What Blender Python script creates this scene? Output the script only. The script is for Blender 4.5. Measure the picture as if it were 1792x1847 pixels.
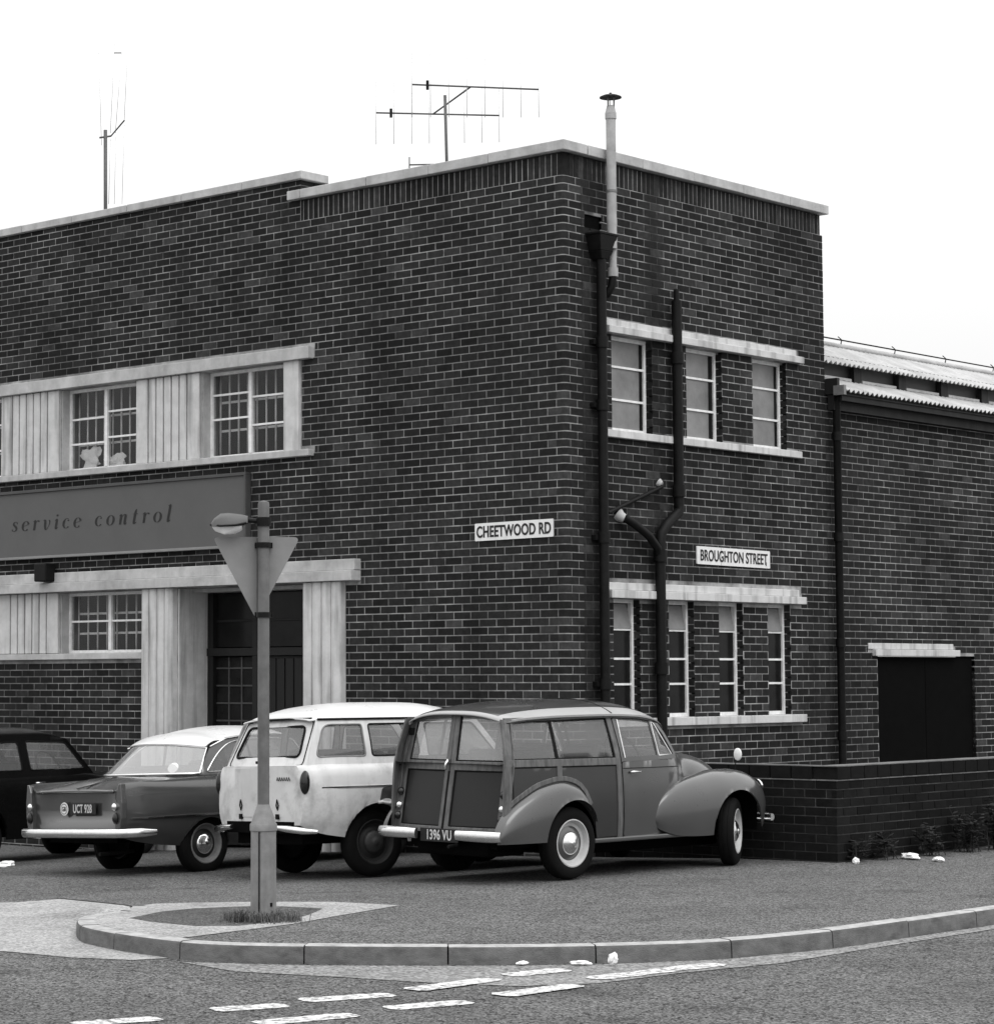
import bpy, bmesh, math, random
import numpy as np
from mathutils import Vector, Matrix, noise
from mathutils.geometry import delaunay_2d_cdt

random.seed(7)
for o in list(bpy.data.objects):
    bpy.data.objects.remove(o)
SC = bpy.context.scene
COL = SC.collection
R = math.radians

# ------------------------------------------------------------------ camera
CAM_POS = Vector((15.2566, -19.2072, 1.68))
cam_r = Vector((0.73891, 0.673794, -0.003727))
cam_u = Vector((0.054329, -0.054065, 0.997058))
cam_f = Vector((-0.67161, 0.736939, 0.076556))
cd = bpy.data.cameras.new('camera')
cam = bpy.data.objects.new('camera', cd)
COL.objects.link(cam)
m = Matrix.Identity(4)
for i in range(3):
    m[i][0], m[i][1], m[i][2], m[i][3] = cam_r[i], cam_u[i], -cam_f[i], CAM_POS[i]
cam.matrix_world = m
cd.sensor_fit = 'HORIZONTAL'
cd.sensor_width = 36.0
cd.lens = 4451.06 / 1792 * 36.0
cd.shift_x = (896 - 718.83) / 1792
cd.shift_y = -(923.5 - 879.92) / 1792
cd.clip_start = 0.1
cd.clip_end = 2000
SC.camera = cam

# ------------------------------------------------------------------ sky, sun, exposure
ZENITH = 18.5
SUN_EL, SUN_AZ = R(52), R(100)          # overcast: a broad weak sun, azimuth clockwise from +Y
world = bpy.data.worlds.new('World')
SC.world = world
world.use_nodes = True
wn, wl = world.node_tree.nodes, world.node_tree.links
wn.clear()
wout = wn.new('ShaderNodeOutputWorld')
wbg = wn.new('ShaderNodeBackground')
wsky = wn.new('ShaderNodeTexSky')
wsky.sky_type = 'NISHITA'
wsky.sun_disc = False
wsky.sun_elevation = SUN_EL
wsky.sun_rotation = SUN_AZ
wsky.dust_density = 6.0
wsky.air_density = 1.0
wbw = wn.new('ShaderNodeRGBToBW')
# an even cloud deck over the clear sky, with the standard overcast luminance: (1 + 2 sin elevation) / 3 of the zenith
wtc = wn.new('ShaderNodeTexCoord'); wsp = wn.new('ShaderNodeSeparateXYZ')
wl.new(wtc.outputs['Generated'], wsp.inputs[0])
wmr = wn.new('ShaderNodeMapRange')
wl.new(wsp.outputs[2], wmr.inputs[0])
wmr.inputs[1].default_value, wmr.inputs[2].default_value = 0.0, 1.0
wmr.inputs[3].default_value, wmr.inputs[4].default_value = ZENITH / 3, ZENITH
wmx = wn.new('ShaderNodeMix')
wmx.data_type = 'FLOAT'
wmx.inputs[0].default_value = 0.85
wl.new(wsky.outputs[0], wbw.inputs[0])
wl.new(wbw.outputs[0], wmx.inputs[2])
wl.new(wmr.outputs[0], wmx.inputs[3])
wl.new(wmx.outputs[0], wbg.inputs[0])
wbg.inputs[1].default_value = 0.13
wl.new(wbg.outputs[0], wout.inputs[0])
sd = bpy.data.lights.new('sun', 'SUN')
sd.energy = 0.8
sd.angle = R(35)
sun = bpy.data.objects.new('sun', sd)
COL.objects.link(sun)
sdir = Vector((math.sin(SUN_AZ) * math.cos(SUN_EL), math.cos(SUN_AZ) * math.cos(SUN_EL), math.sin(SUN_EL)))
sun.rotation_euler = (-sdir).to_track_quat('-Z', 'Y').to_euler()
SC.view_settings.view_transform = 'Standard'
SC.view_settings.look = 'None'
SC.view_settings.gamma = 1.0
SC.view_settings.exposure = 0.12
SC.render.engine = 'CYCLES'
SC.cycles.max_bounces = 8
SC.cycles.transparent_max_bounces = 16

# ------------------------------------------------------------------ helpers
def tag(o, label=None, cat=None, group=None, kind=None):
    if label: o['label'] = label
    if cat: o['category'] = cat
    if group: o['group'] = group
    if kind: o['kind'] = kind
    return o

def link(name, data, parent=None):
    o = bpy.data.objects.new(name, data)
    COL.objects.link(o)
    if parent is not None: o.parent = parent
    return o

def empty(name, loc=(0, 0, 0), rz=0.0, label=None, cat=None, group=None, kind=None):
    o = link(name, None)
    o.empty_display_size = 0.2
    o.location = loc
    o.rotation_euler = (0, 0, rz)
    return tag(o, label, cat, group, kind)

class MB:
    """collects faces for one mesh"""
    def __init__(s):
        s.v, s.f, s.t = [], [], []
    def add(s, vs, fs, tone=0.5):
        n = len(s.v)
        s.v += [tuple(p) for p in vs]
        s.f += [tuple(i + n for i in f) for f in fs]
        s.t += [tone] * len(fs)
        return s
    def box(s, x0, x1, y0, y1, z0, z1, tone=0.5, M=None):
        x0, x1 = min(x0, x1), max(x0, x1); y0, y1 = min(y0, y1), max(y0, y1); z0, z1 = min(z0, z1), max(z0, z1)
        vs = [(x0, y0, z0), (x1, y0, z0), (x1, y1, z0), (x0, y1, z0), (x0, y0, z1), (x1, y0, z1), (x1, y1, z1), (x0, y1, z1)]
        if M is not None: vs = [M @ Vector(p) for p in vs]
        return s.add(vs, [(0, 3, 2, 1), (4, 5, 6, 7), (0, 1, 5, 4), (1, 2, 6, 5), (2, 3, 7, 6), (3, 0, 4, 7)], tone)
    def prism(s, poly, z0, z1, tone=0.5, M=None):
        n = len(poly)
        vs = [(p[0], p[1], z0) for p in poly] + [(p[0], p[1], z1) for p in poly]
        if M is not None: vs = [M @ Vector(p) for p in vs]
        fs = [tuple(range(n - 1, -1, -1)), tuple(range(n, 2 * n))]
        fs += [(i, (i + 1) % n, n + (i + 1) % n, n + i) for i in range(n)]
        return s.add(vs, fs, tone)
    def tube(s, pts, r, n=10, closed=False, caps=True, tone=0.5):
        pts = [Vector(p) for p in pts]
        k = len(pts)
        rr = r if isinstance(r, (list, tuple)) else [r] * k
        vs, prev = [], None
        for i, p in enumerate(pts):
            a = pts[(i - 1) % k] if (closed or i > 0) else p
            b = pts[(i + 1) % k] if (closed or i < k - 1) else p
            t = (b - a).normalized()
            if prev is None:
                q = t.cross(Vector((0, 0, 1)))
                if q.length < 1e-3: q = t.cross(Vector((1, 0, 0)))
            else:
                q = prev - t * prev.dot(t)
            q.normalize(); prev = q
            w = t.cross(q)
            for j in range(n):
                an = 2 * math.pi * j / n
                vs.append(p + (q * math.cos(an) + w * math.sin(an)) * rr[i])
        fs = []
        for i in range(k if closed else k - 1):
            i2 = (i + 1) % k
            for j in range(n):
                j2 = (j + 1) % n
                fs.append((i * n + j, i * n + j2, i2 * n + j2, i2 * n + j))
        if caps and not closed:
            fs.append(tuple(range(n - 1, -1, -1)))
            fs.append(tuple((k - 1) * n + j for j in range(n)))
        return s.add(vs, fs, tone)
    def lathe(s, prof, n=32, M=None, tone=0.5):
        """profile of (radius, height) about local Z"""
        vs, fs = [], []
        for (r, z) in prof:
            for j in range(n):
                a = 2 * math.pi * j / n
                p = Vector((r * math.cos(a), r * math.sin(a), z))
                vs.append(M @ p if M is not None else p)
        for i in range(len(prof) - 1):
            for j in range(n):
                j2 = (j + 1) % n
                fs.append((i * n + j, i * n + j2, (i + 1) * n + j2, (i + 1) * n + j))
        return s.add(vs, fs, tone)
    def grid(s, rows, tone=0.5):
        """rows of equal length point lists"""
        a, b = len(rows), len(rows[0])
        vs = [p for r_ in rows for p in r_]
        fs = [(i * b + j, i * b + j + 1, (i + 1) * b + j + 1, (i + 1) * b + j) for i in range(a - 1) for j in range(b - 1)]
        return s.add(vs, fs, tone)
    def mesh(s, name, mat=None, smooth=False, fix=True, merge=0.0):
        me = bpy.data.meshes.new(name)
        me.from_pydata(s.v, [], s.f)
        at = me.attributes.new('tone', 'FLOAT', 'FACE')
        at.data.foreach_set('value', s.t)
        if fix or merge:
            bm = bmesh.new(); bm.from_mesh(me)
            if merge: bmesh.ops.remove_doubles(bm, verts=bm.verts, dist=merge)
            bmesh.ops.recalc_face_normals(bm, faces=bm.faces)
            bm.to_mesh(me); bm.free()
        if mat is not None: me.materials.append(mat)
        if smooth is not False:
            me.polygons.foreach_set('use_smooth', [True] * len(me.polygons))
            if smooth is not True: me.set_sharp_from_angle(angle=R(smooth))
        me.update()
        return me
    def obj(s, name, mat, parent=None, smooth=False, fix=True, merge=0.0, bevel=0.0, seg=2):
        o = link(name, s.mesh(name, mat, smooth, fix, merge), parent)
        if bevel:
            b = o.modifiers.new('bevel', 'BEVEL'); b.width = bevel; b.segments = seg
            b.limit_method = 'ANGLE'; b.angle_limit = R(40)
        return o

def box(name, mat, parent, *a, bevel=0.0, **k):
    return MB().box(*a, **k).obj(name, mat, parent, bevel=bevel)

def pchip(xs, ys, x):
    xs, ys, x = np.asarray(xs, float), np.asarray(ys, float), np.asarray(x, float)
    if len(xs) == 2: return np.interp(x, xs, ys)
    h = np.diff(xs); d = np.diff(ys) / h
    g = np.zeros(len(xs))
    for i in range(1, len(xs) - 1):
        if d[i - 1] * d[i] > 0:
            w1, w2 = 2 * h[i] + h[i - 1], h[i] + 2 * h[i - 1]
            g[i] = (w1 + w2) / (w1 / d[i - 1] + w2 / d[i])
    g[0], g[-1] = d[0], d[-1]
    k = np.clip(np.searchsorted(xs, x) - 1, 0, len(h) - 1)
    t = np.clip((x - xs[k]) / h[k], 0, 1)
    return ((1 + 2 * t) * (1 - t) ** 2 * ys[k] + t * (1 - t) ** 2 * h[k] * g[k] + t * t * (3 - 2 * t) * ys[k + 1] + t * t * (t - 1) * h[k] * g[k + 1])

def catmull(pts, sub=4, closed=False):
    P = [np.array(p, float) for p in pts]; n = len(P); out = []
    for i in range(n if closed else n - 1):
        p1, p2 = P[i], P[(i + 1) % n]
        p0 = P[(i - 1) % n] if (closed or i > 0) else 2 * p1 - p2
        p3 = P[(i + 2) % n] if (closed or i < n - 2) else 2 * p2 - p1
        for k in range(sub):
            t = k / sub
            out.append(0.5 * (2 * p1 + (p2 - p0) * t + (2 * p0 - 5 * p1 + 4 * p2 - p3) * t * t + (3 * p1 - p0 - 3 * p2 + p3) * t ** 3))
    if not closed: out.append(P[-1])
    return [tuple(p) for p in out]

def rounded(poly, r, seg=4):
    """round the corners of a 2D polygon"""
    out, n = [], len(poly)
    for i in range(n):
        a, b, c = Vector(poly[i - 1]), Vector(poly[i]), Vector(poly[(i + 1) % n])
        rr = r[i] if isinstance(r, (list, tuple)) else r
        d1, d2 = (a - b), (c - b)
        k = min(rr, d1.length * 0.49, d2.length * 0.49)
        p, q = b + d1.normalized() * k, b + d2.normalized() * k
        for j in range(seg + 1):
            t = j / seg
            out.append(tuple(p * (1 - t) ** 2 + b * 2 * t * (1 - t) + q * t * t))
    return out

def inside(p, poly):
    c, n = False, len(poly)
    for i in range(n):
        (x1, y1), (x2, y2) = poly[i - 1][:2], poly[i][:2]
        if (y1 > p[1]) != (y2 > p[1]) and p[0] < (x2 - x1) * (p[1] - y1) / (y2 - y1) + x1: c = not c
    return c

def sheet(mb, outline, holes, fn, step=0.06):
    """a curved sheet: 2D outline with holes, mapped to 3D by fn"""
    pts, edges = [], []
    for loop in [outline] + list(holes):
        n0 = len(pts)
        for i, p in enumerate(loop):
            q = loop[(i + 1) % len(loop)]
            L = math.hypot(q[0] - p[0], q[1] - p[1])
            for k in range(max(1, int(L / step))):
                t = k / max(1, int(L / step))
                pts.append(Vector((p[0] + (q[0] - p[0]) * t, p[1] + (q[1] - p[1]) * t)))
        edges += [(n0 + i, n0 + (i + 1) % (len(pts) - n0)) for i in range(len(pts) - n0)]
    xs = [p[0] for p in outline]; ys = [p[1] for p in outline]
    x = min(xs) + step * .5
    while x < max(xs):
        y = min(ys) + step * .5
        while y < max(ys):
            if inside((x, y), outline) and not any(inside((x, y), h) for h in holes): pts.append(Vector((x, y)))
            y += step
        x += step
    vs, _, fs, _, _, _ = delaunay_2d_cdt(pts, edges, [], 0, 1e-5)
    keep = []
    for f in fs:
        c = sum((vs[i] for i in f), Vector((0, 0))) / len(f)
        if inside(c, outline) and not any(inside(c, h) for h in holes): keep.append(tuple(f))
    mb.add([fn(p[0], p[1]) for p in vs], keep)
    return mb

def ribbon(mb, poly, w, fn, t=0.012, back=0.006):
    """a flat bar of width w laid along a 2D polyline on the surface fn(a,b,offset)"""
    P = [Vector(p) for p in poly]; n = len(P)
    L, Rr = [], []
    for i in range(n):
        a = P[i - 1] if i else P[i]; b = P[i + 1] if i < n - 1 else P[i]
        d = (b - a).normalized(); nn = Vector((-d.y, d.x))
        ww = w[i] if isinstance(w, (list, tuple)) else w
        L.append(P[i] + nn * ww / 2); Rr.append(P[i] - nn * ww / 2)
    rows = [[fn(l.x, l.y, -back), fn(l.x, l.y, t), fn(r_.x, r_.y, t), fn(r_.x, r_.y, -back), fn(l.x, l.y, -back)] for l, r_ in zip(L, Rr)]
    mb.grid(rows)
    for q in (rows[0], rows[-1]): mb.add(q[:4], [(0, 1, 2, 3)])
    return mb

def line(a, b, n):
    return [tuple(a[k] + (b[k] - a[k]) * i / n for k in range(len(a))) for i in range(n + 1)]

# ------------------------------------------------------------------ materials (a black and white photograph: all greys)
def mat(name, g, rough=0.7, var=0.25, scale=6.0, bump=0.0, bscale=60.0, metal=0.0, spec=0.3, coat=0.0, tone=False, streak=0.0, spots=0.0, sscale=9.0, coord='Object', stretch=(1, 1, 1), spotg=0.02, soot=0.0, pipe_shade=False, slo=0.56, shi=0.66):
    mt = bpy.data.materials.new(name)
    mt.use_nodes = True
    n, l = mt.node_tree.nodes, mt.node_tree.links
    n.clear()
    out = n.new('ShaderNodeOutputMaterial'); bs = n.new('ShaderNodeBsdfPrincipled')
    l.new(bs.outputs[0], out.inputs[0])
    tc = n.new('ShaderNodeTexCoord')
    mp = n.new('ShaderNodeMapping'); mp.inputs['Scale'].default_value = stretch
    geo = n.new('ShaderNodeNewGeometry')
    src = geo.outputs['Position'] if coord == 'World' else tc.outputs[coord]
    l.new(src, mp.inputs[0])
    nz = n.new('ShaderNodeTexNoise'); nz.inputs['Scale'].default_value = scale; nz.inputs['Detail'].default_value = 6; nz.inputs['Roughness'].default_value = 0.65
    l.new(mp.outputs[0], nz.inputs[0])
    def math_(op, a, b):
        q = n.new('ShaderNodeMath'); q.operation = op
        for i, v in enumerate((a, b)):
            if hasattr(v, 'is_linked'): l.new(v, q.inputs[i])
            else: q.inputs[i].default_value = v
        return q.outputs[0]
    def rng(src, lo, hi, a, b):
        q = n.new('ShaderNodeMapRange'); l.new(src, q.inputs[0])
        for i, v in zip((1, 2, 3, 4), (lo, hi, a, b)): q.inputs[i].default_value = v
        return q.outputs[0]
    val = math_('MULTIPLY', rng(nz.outputs[0], 0.3, 0.7, 1 - var, 1 + var), g)
    if tone:
        at = n.new('ShaderNodeAttribute'); at.attribute_name = 'tone'
        val = math_('MULTIPLY', val, at.outputs['Fac'])
    if soot:
        ns = n.new('ShaderNodeTexNoise'); ns.inputs['Scale'].default_value = 0.55; ns.inputs['Detail'].default_value = 7; ns.inputs['Roughness'].default_value = 0.6
        l.new(geo.outputs['Position'], ns.inputs[0])
        val = math_('MULTIPLY', val, rng(ns.outputs[0], 0.34, 0.66, 1 - soot, 1 + soot * 0.6))
        mps = n.new('ShaderNodeMapping'); mps.inputs['Scale'].default_value = (2.2, 2.2, 0.28)
        l.new(geo.outputs['Position'], mps.inputs[0])
        ns2 = n.new('ShaderNodeTexNoise'); ns2.inputs['Scale'].default_value = 1.0; ns2.inputs['Detail'].default_value = 6
        l.new(mps.outputs[0], ns2.inputs[0])
        val = math_('MULTIPLY', val, rng(ns2.outputs[0], 0.50, 0.72, 1.0, 1 - soot * 0.8))
    if pipe_shade:      # soft shadow of the two iron pipes painted into the mortar, with soot
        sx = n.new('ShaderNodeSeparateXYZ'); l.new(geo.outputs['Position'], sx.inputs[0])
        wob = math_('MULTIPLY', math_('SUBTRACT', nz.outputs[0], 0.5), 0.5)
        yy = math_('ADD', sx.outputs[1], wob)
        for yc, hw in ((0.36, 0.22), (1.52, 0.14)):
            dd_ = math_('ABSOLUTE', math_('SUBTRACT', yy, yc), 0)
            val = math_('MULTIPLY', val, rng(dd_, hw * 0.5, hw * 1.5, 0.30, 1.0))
    if streak:
        mp2 = n.new('ShaderNodeMapping'); mp2.inputs['Scale'].default_value = (9, 9, 0.7)
        l.new(src, mp2.inputs[0])
        n2 = n.new('ShaderNodeTexNoise'); n2.inputs['Scale'].default_value = 1.1; n2.inputs['Detail'].default_value = 5
        l.new(mp2.outputs[0], n2.inputs[0])
        val = math_('MULTIPLY', val, rng(n2.outputs[0], 0.5, 0.72, 1.0, 1 - streak))
    if spots:
        n3 = n.new('ShaderNodeTexNoise'); n3.inputs['Scale'].default_value = sscale; n3.inputs['Detail'].default_value = 8; n3.inputs['Roughness'].default_value = 0.7
        l.new(mp.outputs[0], n3.inputs[0])
        k = rng(n3.outputs[0], slo, shi, 0.0, spots)
        q = n.new('ShaderNodeMix'); q.data_type = 'FLOAT'
        l.new(k, q.inputs[0]); l.new(val, q.inputs[2]); q.inputs[3].default_value = spotg
        val = q.outputs[0]
    cb = n.new('ShaderNodeCombineColor')
    for i in range(3): l.new(val, cb.inputs[i])
    l.new(cb.outputs[0], bs.inputs['Base Color'])
    bs.inputs['Roughness'].default_value = rough
    if rough > 0.15:
        l.new(rng(nz.outputs[0], 0.3, 0.7, rough * 0.85, min(1.0, rough * 1.15)), bs.inputs['Roughness'])
    bs.inputs['Metallic'].default_value = metal
    bs.inputs['Specular IOR Level'].default_value = spec
    bs.inputs['Coat Weight'].default_value = coat
    bs.inputs['Coat Roughness'].default_value = 0.12
    if bump:
        nb = n.new('ShaderNodeTexNoise'); nb.inputs['Scale'].default_value = bscale; nb.inputs['Detail'].default_value = 4
        l.new(mp.outputs[0], nb.inputs[0])
        b = n.new('ShaderNodeBump'); b.inputs['Strength'].default_value = bump; b.inputs['Distance'].default_value = 0.01
        l.new(nb.outputs[0], b.inputs['Height']); l.new(b.outputs[0], bs.inputs['Normal'])
    return mt

def tarmac(name, g, grain, contrast, spots=0.0, patch=0.2):
    """rolled chippings: pale and dark stones in a dark binder"""
    mt = bpy.data.materials.new(name); mt.use_nodes = True
    n, l = mt.node_tree.nodes, mt.node_tree.links
    n.clear()
    out = n.new('ShaderNodeOutputMaterial'); bs = n.new('ShaderNodeBsdfPrincipled'); l.new(bs.outputs[0], out.inputs[0])
    tc = n.new('ShaderNodeTexCoord')
    def noise_(s, d=3, r=0.6):
        q = n.new('ShaderNodeTexNoise'); q.inputs['Scale'].default_value = s; q.inputs['Detail'].default_value = d; q.inputs['Roughness'].default_value = r
        l.new(tc.outputs['Object'], q.inputs[0]); return q.outputs[0]
    def rng(src, lo, hi, a, b):
        q = n.new('ShaderNodeMapRange'); l.new(src, q.inputs[0])
        for i, v in zip((1, 2, 3, 4), (lo, hi, a, b)): q.inputs[i].default_value = v
        return q.outputs[0]
    def mul(a, b):
        q = n.new('ShaderNodeMath'); q.operation = 'MULTIPLY'; l.new(a, q.inputs[0]); l.new(b, q.inputs[1]); return q.outputs[0]
    vo = n.new('ShaderNodeTexVoronoi'); vo.inputs['Scale'].default_value = grain
    l.new(tc.outputs['Object'], vo.inputs[0])
    sp = n.new('ShaderNodeSeparateColor'); l.new(vo.outputs['Color'], sp.inputs[0])
    stone = rng(sp.outputs[0], 0.0, 1.0, 1 - contrast, 1 + contrast)
    big = rng(noise_(0.9, 6, 0.6), 0.32, 0.68, 1 - patch, 1 + patch)
    mid = rng(noise_(34, 6, 0.8), 0.3, 0.7, 0.68, 1.32)
    val = mul(mul(stone, big), mid)
    gq = n.new('ShaderNodeMath'); gq.operation = 'MULTIPLY'; gq.inputs[1].default_value = g; l.new(val, gq.inputs[0]); val = gq.outputs[0]
    if spots:
        k = rng(noise_(20, 2, 0.5), 0.64, 0.68, 0.0, spots)
        q = n.new('ShaderNodeMix'); q.data_type = 'FLOAT'; l.new(k, q.inputs[0]); l.new(val, q.inputs[2]); q.inputs[3].default_value = 0.012; val = q.outputs[0]
    st = mul(rng(noise_(1.7, 7, 0.7), 0.54, 0.68, 1.0, 0.66), rng(noise_(5.5, 5, 0.7), 0.62, 0.72, 1.0, 1.28))
    val = mul(val, st)
    cb = n.new('ShaderNodeCombineColor')
    for i in range(3): l.new(val, cb.inputs[i])
    l.new(cb.outputs[0], bs.inputs['Base Color'])
    bs.inputs['Roughness'].default_value = 0.9; bs.inputs['Specular IOR Level'].default_value = 0.2
    b = n.new('ShaderNodeBump'); b.inputs['Strength'].default_value = 0.35; b.inputs['Distance'].default_value = 0.004
    l.new(vo.outputs['Distance'], b.inputs['Height']); l.new(b.outputs[0], bs.inputs['Normal'])
    return mt

def glass(name, tint=0.85, rough=0.02, refl=1.5, dirt_glare=0.12, dg=0.4):
    mt = bpy.data.materials.new(name); mt.use_nodes = True
    n, l = mt.node_tree.nodes, mt.node_tree.links
    n.clear()
    out = n.new('ShaderNodeOutputMaterial'); mx = n.new('ShaderNodeMixShader'); l.new(mx.outputs[0], out.inputs[0])
    tr = n.new('ShaderNodeBsdfTransparent'); tr.inputs[0].default_value = (tint, tint, tint, 1)
    gl = n.new('ShaderNodeBsdfGlossy'); gl.inputs['Roughness'].default_value = rough
    lw = n.new('ShaderNodeLayerWeight'); lw.inputs[0].default_value = 0.5
    pw = n.new('ShaderNodeMath'); pw.operation = 'POWER'; l.new(lw.outputs['Facing'], pw.inputs[0]); pw.inputs[1].default_value = 4.0
    f0 = ((refl - 1) / (refl + 1)) ** 2 * (1.6 if refl > 1.4 else 1.0)
    mr = n.new('ShaderNodeMapRange'); l.new(pw.outputs[0], mr.inputs[0]); mr.inputs[3].default_value = f0; mr.inputs[4].default_value = 1.0
    l.new(mr.outputs[0], mx.inputs[0])
    df = n.new('ShaderNodeBsdfDiffuse'); df.inputs[0].default_value = (dg, dg, dg, 1)
    m2 = n.new('ShaderNodeMixShader'); m2.inputs[0].default_value = dirt_glare  # diffuse veil: dirt, and on car glass a painted sky reflection
    l.new(tr.outputs[0], m2.inputs[1]); l.new(df.outputs[0], m2.inputs[2])
    l.new(m2.outputs[0], mx.inputs[1]); l.new(gl.outputs[0], mx.inputs[2])
    return mt

BRICK = mat('sooty brick', 0.0215, 0.95, 0.38, 16, 0.4, 90, tone=True, spec=0.08, coord='World', soot=0.25)
MORTAR = mat('lime mortar', 0.31, 0.95, 0.55, 4.0, 0.5, 120, spec=0.1, coord='World', soot=0.38)
MORTAR_S = mat('sooty side wall mortar with pipe shade', 0.31, 0.95, 0.55, 4.0, 0.5, 120, spec=0.1, coord='World', soot=0.38, pipe_shade=True)
MORTAR_D = mat('sooty mortar', 0.065, 0.95, 0.5, 2.3, 0.5, 120, spec=0.05, spots=0.7, sscale=2.2, spotg=0.15)
CONC = mat('cast concrete', 0.54, 0.85, 0.14, 5, 0.25, 70, streak=0.45, spec=0.15, coord='World')
CONC2 = mat('weathered concrete', 0.43, 0.85, 0.22, 4, 0.3, 60, streak=0.14, spots=0.18, sscale=3.0, spotg=0.16, spec=0.15, coord='World')
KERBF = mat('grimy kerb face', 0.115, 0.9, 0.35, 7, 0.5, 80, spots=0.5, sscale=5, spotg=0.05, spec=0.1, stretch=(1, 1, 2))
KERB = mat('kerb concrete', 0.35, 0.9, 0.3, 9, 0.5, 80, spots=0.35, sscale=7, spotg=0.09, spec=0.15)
PALE = tarmac('pale concrete paving', 0.29, 60, 0.35, 0.2, 0.12)
PAVE = tarmac('pavement tarmac', 0.098, 90, 1.0, 0.1, 0.14)
ROADM = tarmac('road chippings', 0.090, 80, 1.0, 0.95, 0.2)
CHAN = tarmac('worn road edge', 0.20, 52, 0.5, 0.4, 0.15)
PATCH = tarmac('dark tarmac patch', 0.072, 85, 0.8, 0.1, 0.2)
PAINT_RD = mat('worn road paint', 0.60, 0.8, 0.25, 30, 0.3, 200, spots=0.9, sscale=22, spotg=0.10, coord='World', slo=0.47, shi=0.60)
WHITE = mat('white enamel', 0.72, 0.35, 0.08, 12, spec=0.4, spots=0.1, sscale=20, spotg=0.3)
WFRAME = mat('off white window paint', 0.78, 0.5, 0.15, 14, spec=0.3)
BLACK = mat('black lettering', 0.012, 0.5, 0.1, 10)
IRON = mat('black painted cast iron', 0.006, 0.55, 0.4, 12, 0.2, 60, spec=0.15)
ASBEST = mat('grey asbestos cement', 0.36, 0.9, 0.2, 7, 0.2, 60, streak=0.3)
ROOFSH = mat('asbestos roof sheet', 0.42, 0.9, 0.22, 3, 0.3, 50, spots=0.3, sscale=5, spotg=0.16)
DARKW = mat('dark stained timber', 0.010, 0.6, 0.35, 8, 0.2, 40, stretch=(1, 1, 0.15))
DARKI = mat('dim interior', 0.06, 0.9, 0.2, 2)
SIGNBK = mat('grey sign back', 0.22, 0.55, 0.1, 6)
SIGNB = mat('grey fascia board', 0.085, 0.45, 0.1, 2.2, spec=0.35)
SIGNF = mat('fascia moulding', 0.06, 0.45, 0.2, 5)
ROOFFELT = mat('roof felt', 0.05, 0.9, 0.3, 3)
STEELG = mat('galvanised steel', 0.18, 0.5, 0.25, 14, metal=0.2, spec=0.4)
ALUML = mat('bright aluminium rod', 0.55, 0.4, 0.1, 20, metal=0.5)
ALUM = mat('dull aluminium', 0.10, 0.5, 0.2, 20, metal=0.3)
POSTM = mat('grey painted post', 0.20, 0.6, 0.22, 10, 0.1, 60, streak=0.25)
CHROME = mat('worn chrome', 0.75, 0.16, 0.08, 20, metal=1.0)
RUBBER = mat('tyre rubber', 0.006, 0.85, 0.3, 20, spec=0.1)
RIM = mat('pale wheel paint', 0.42, 0.4, 0.15, 14, coat=0.2)
RIMD = mat('dark wheel paint', 0.022, 0.5, 0.2, 14, spec=0.2)
CAPD = mat('painted hub cap', 0.04, 0.4, 0.2, 14)
UNDER = mat('underbody', 0.004, 0.95, 0.3, 8, spec=0.03)
ROOFB = mat('roof edge highlight grey', 0.36, 0.4, 0.06, 3, coat=0.2)  # highlight along the roof sides, put into the colour as paler grey
GREYCAR = mat('grey car paint', 0.046, 0.3, 0.08, 3, spec=0.5, coat=0.9)
PANEL2 = mat('estate side panel paint', 0.024, 0.4, 0.1, 3, spec=0.35, coat=0.3)
PANEL = mat('dark estate panel paint', 0.012, 0.5, 0.15, 3, spec=0.25, coat=0.1)
TIMBER = mat('varnished ash timber', 0.092, 0.45, 0.5, 6, 0.15, 30, stretch=(6, 6, 0.8), spec=0.4)
FINCAR = mat('mid grey car paint', 0.042, 0.25, 0.06, 3, spec=0.5, coat=0.9)
WHITECAR = mat('white roof paint', 0.68, 0.3, 0.04, 4, spec=0.45, coat=0.3)
CREAM = mat('dirty cream car paint', 0.56, 0.42, 0.10, 3, spec=0.4, coat=0.25, spots=0.55, sscale=2.6, spotg=0.16, streak=0.18, slo=0.52, shi=0.70)
BLACKCAR = mat('black car paint', 0.004, 0.25, 0.1, 4, spec=0.12, coat=0.0)
TRIM = mat('black rubber trim', 0.007, 0.7, 0.2, 10, spec=0.1)
LENS = mat('dark lamp lens', 0.008, 0.2, 0.1, 10, spec=0.4, coat=0.2)
SEAT = mat('seat leathercloth', 0.06, 0.5, 0.2, 6)
PAPER = mat('crumpled paper', 0.82, 0.8, 0.12, 8)
GRASSM = mat('rough grass', 0.11, 0.8, 0.4, 20)
WEEDM = mat('weed leaves', 0.020, 0.7, 0.5, 12)
GLASS = glass('window glass', 0.85, 0.02, 1.33, 0.006)
REARGL = glass('car glass with sky glare', 0.8, 0.03, 1.7, 0.30, 0.6)  # pale diffuse painted in for the sky's reflection on rear windows
CARGL = glass('car glass', 0.86, 0.015, 1.5, 0.20)
FROST = mat('frosted glass', 0.19, 0.4, 0.4, 1.6, 0.2, 40, spec=0.4, coord='World')
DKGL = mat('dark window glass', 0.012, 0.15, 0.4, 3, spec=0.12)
PEBBLE = mat('dim reeded glass', 0.012, 0.3, 0.4, 5, 0.3, 50, spec=0.1)

# ------------------------------------------------------------------ ground
def ground_z(x, y=0.0):
    """the forecourt falls away towards the far end of the building"""
    return 0.038 * max(-9.0, min(0.0, x - 2.3))

def smooth_poly(pts, sub=6): return catmull(pts, sub)
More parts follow.
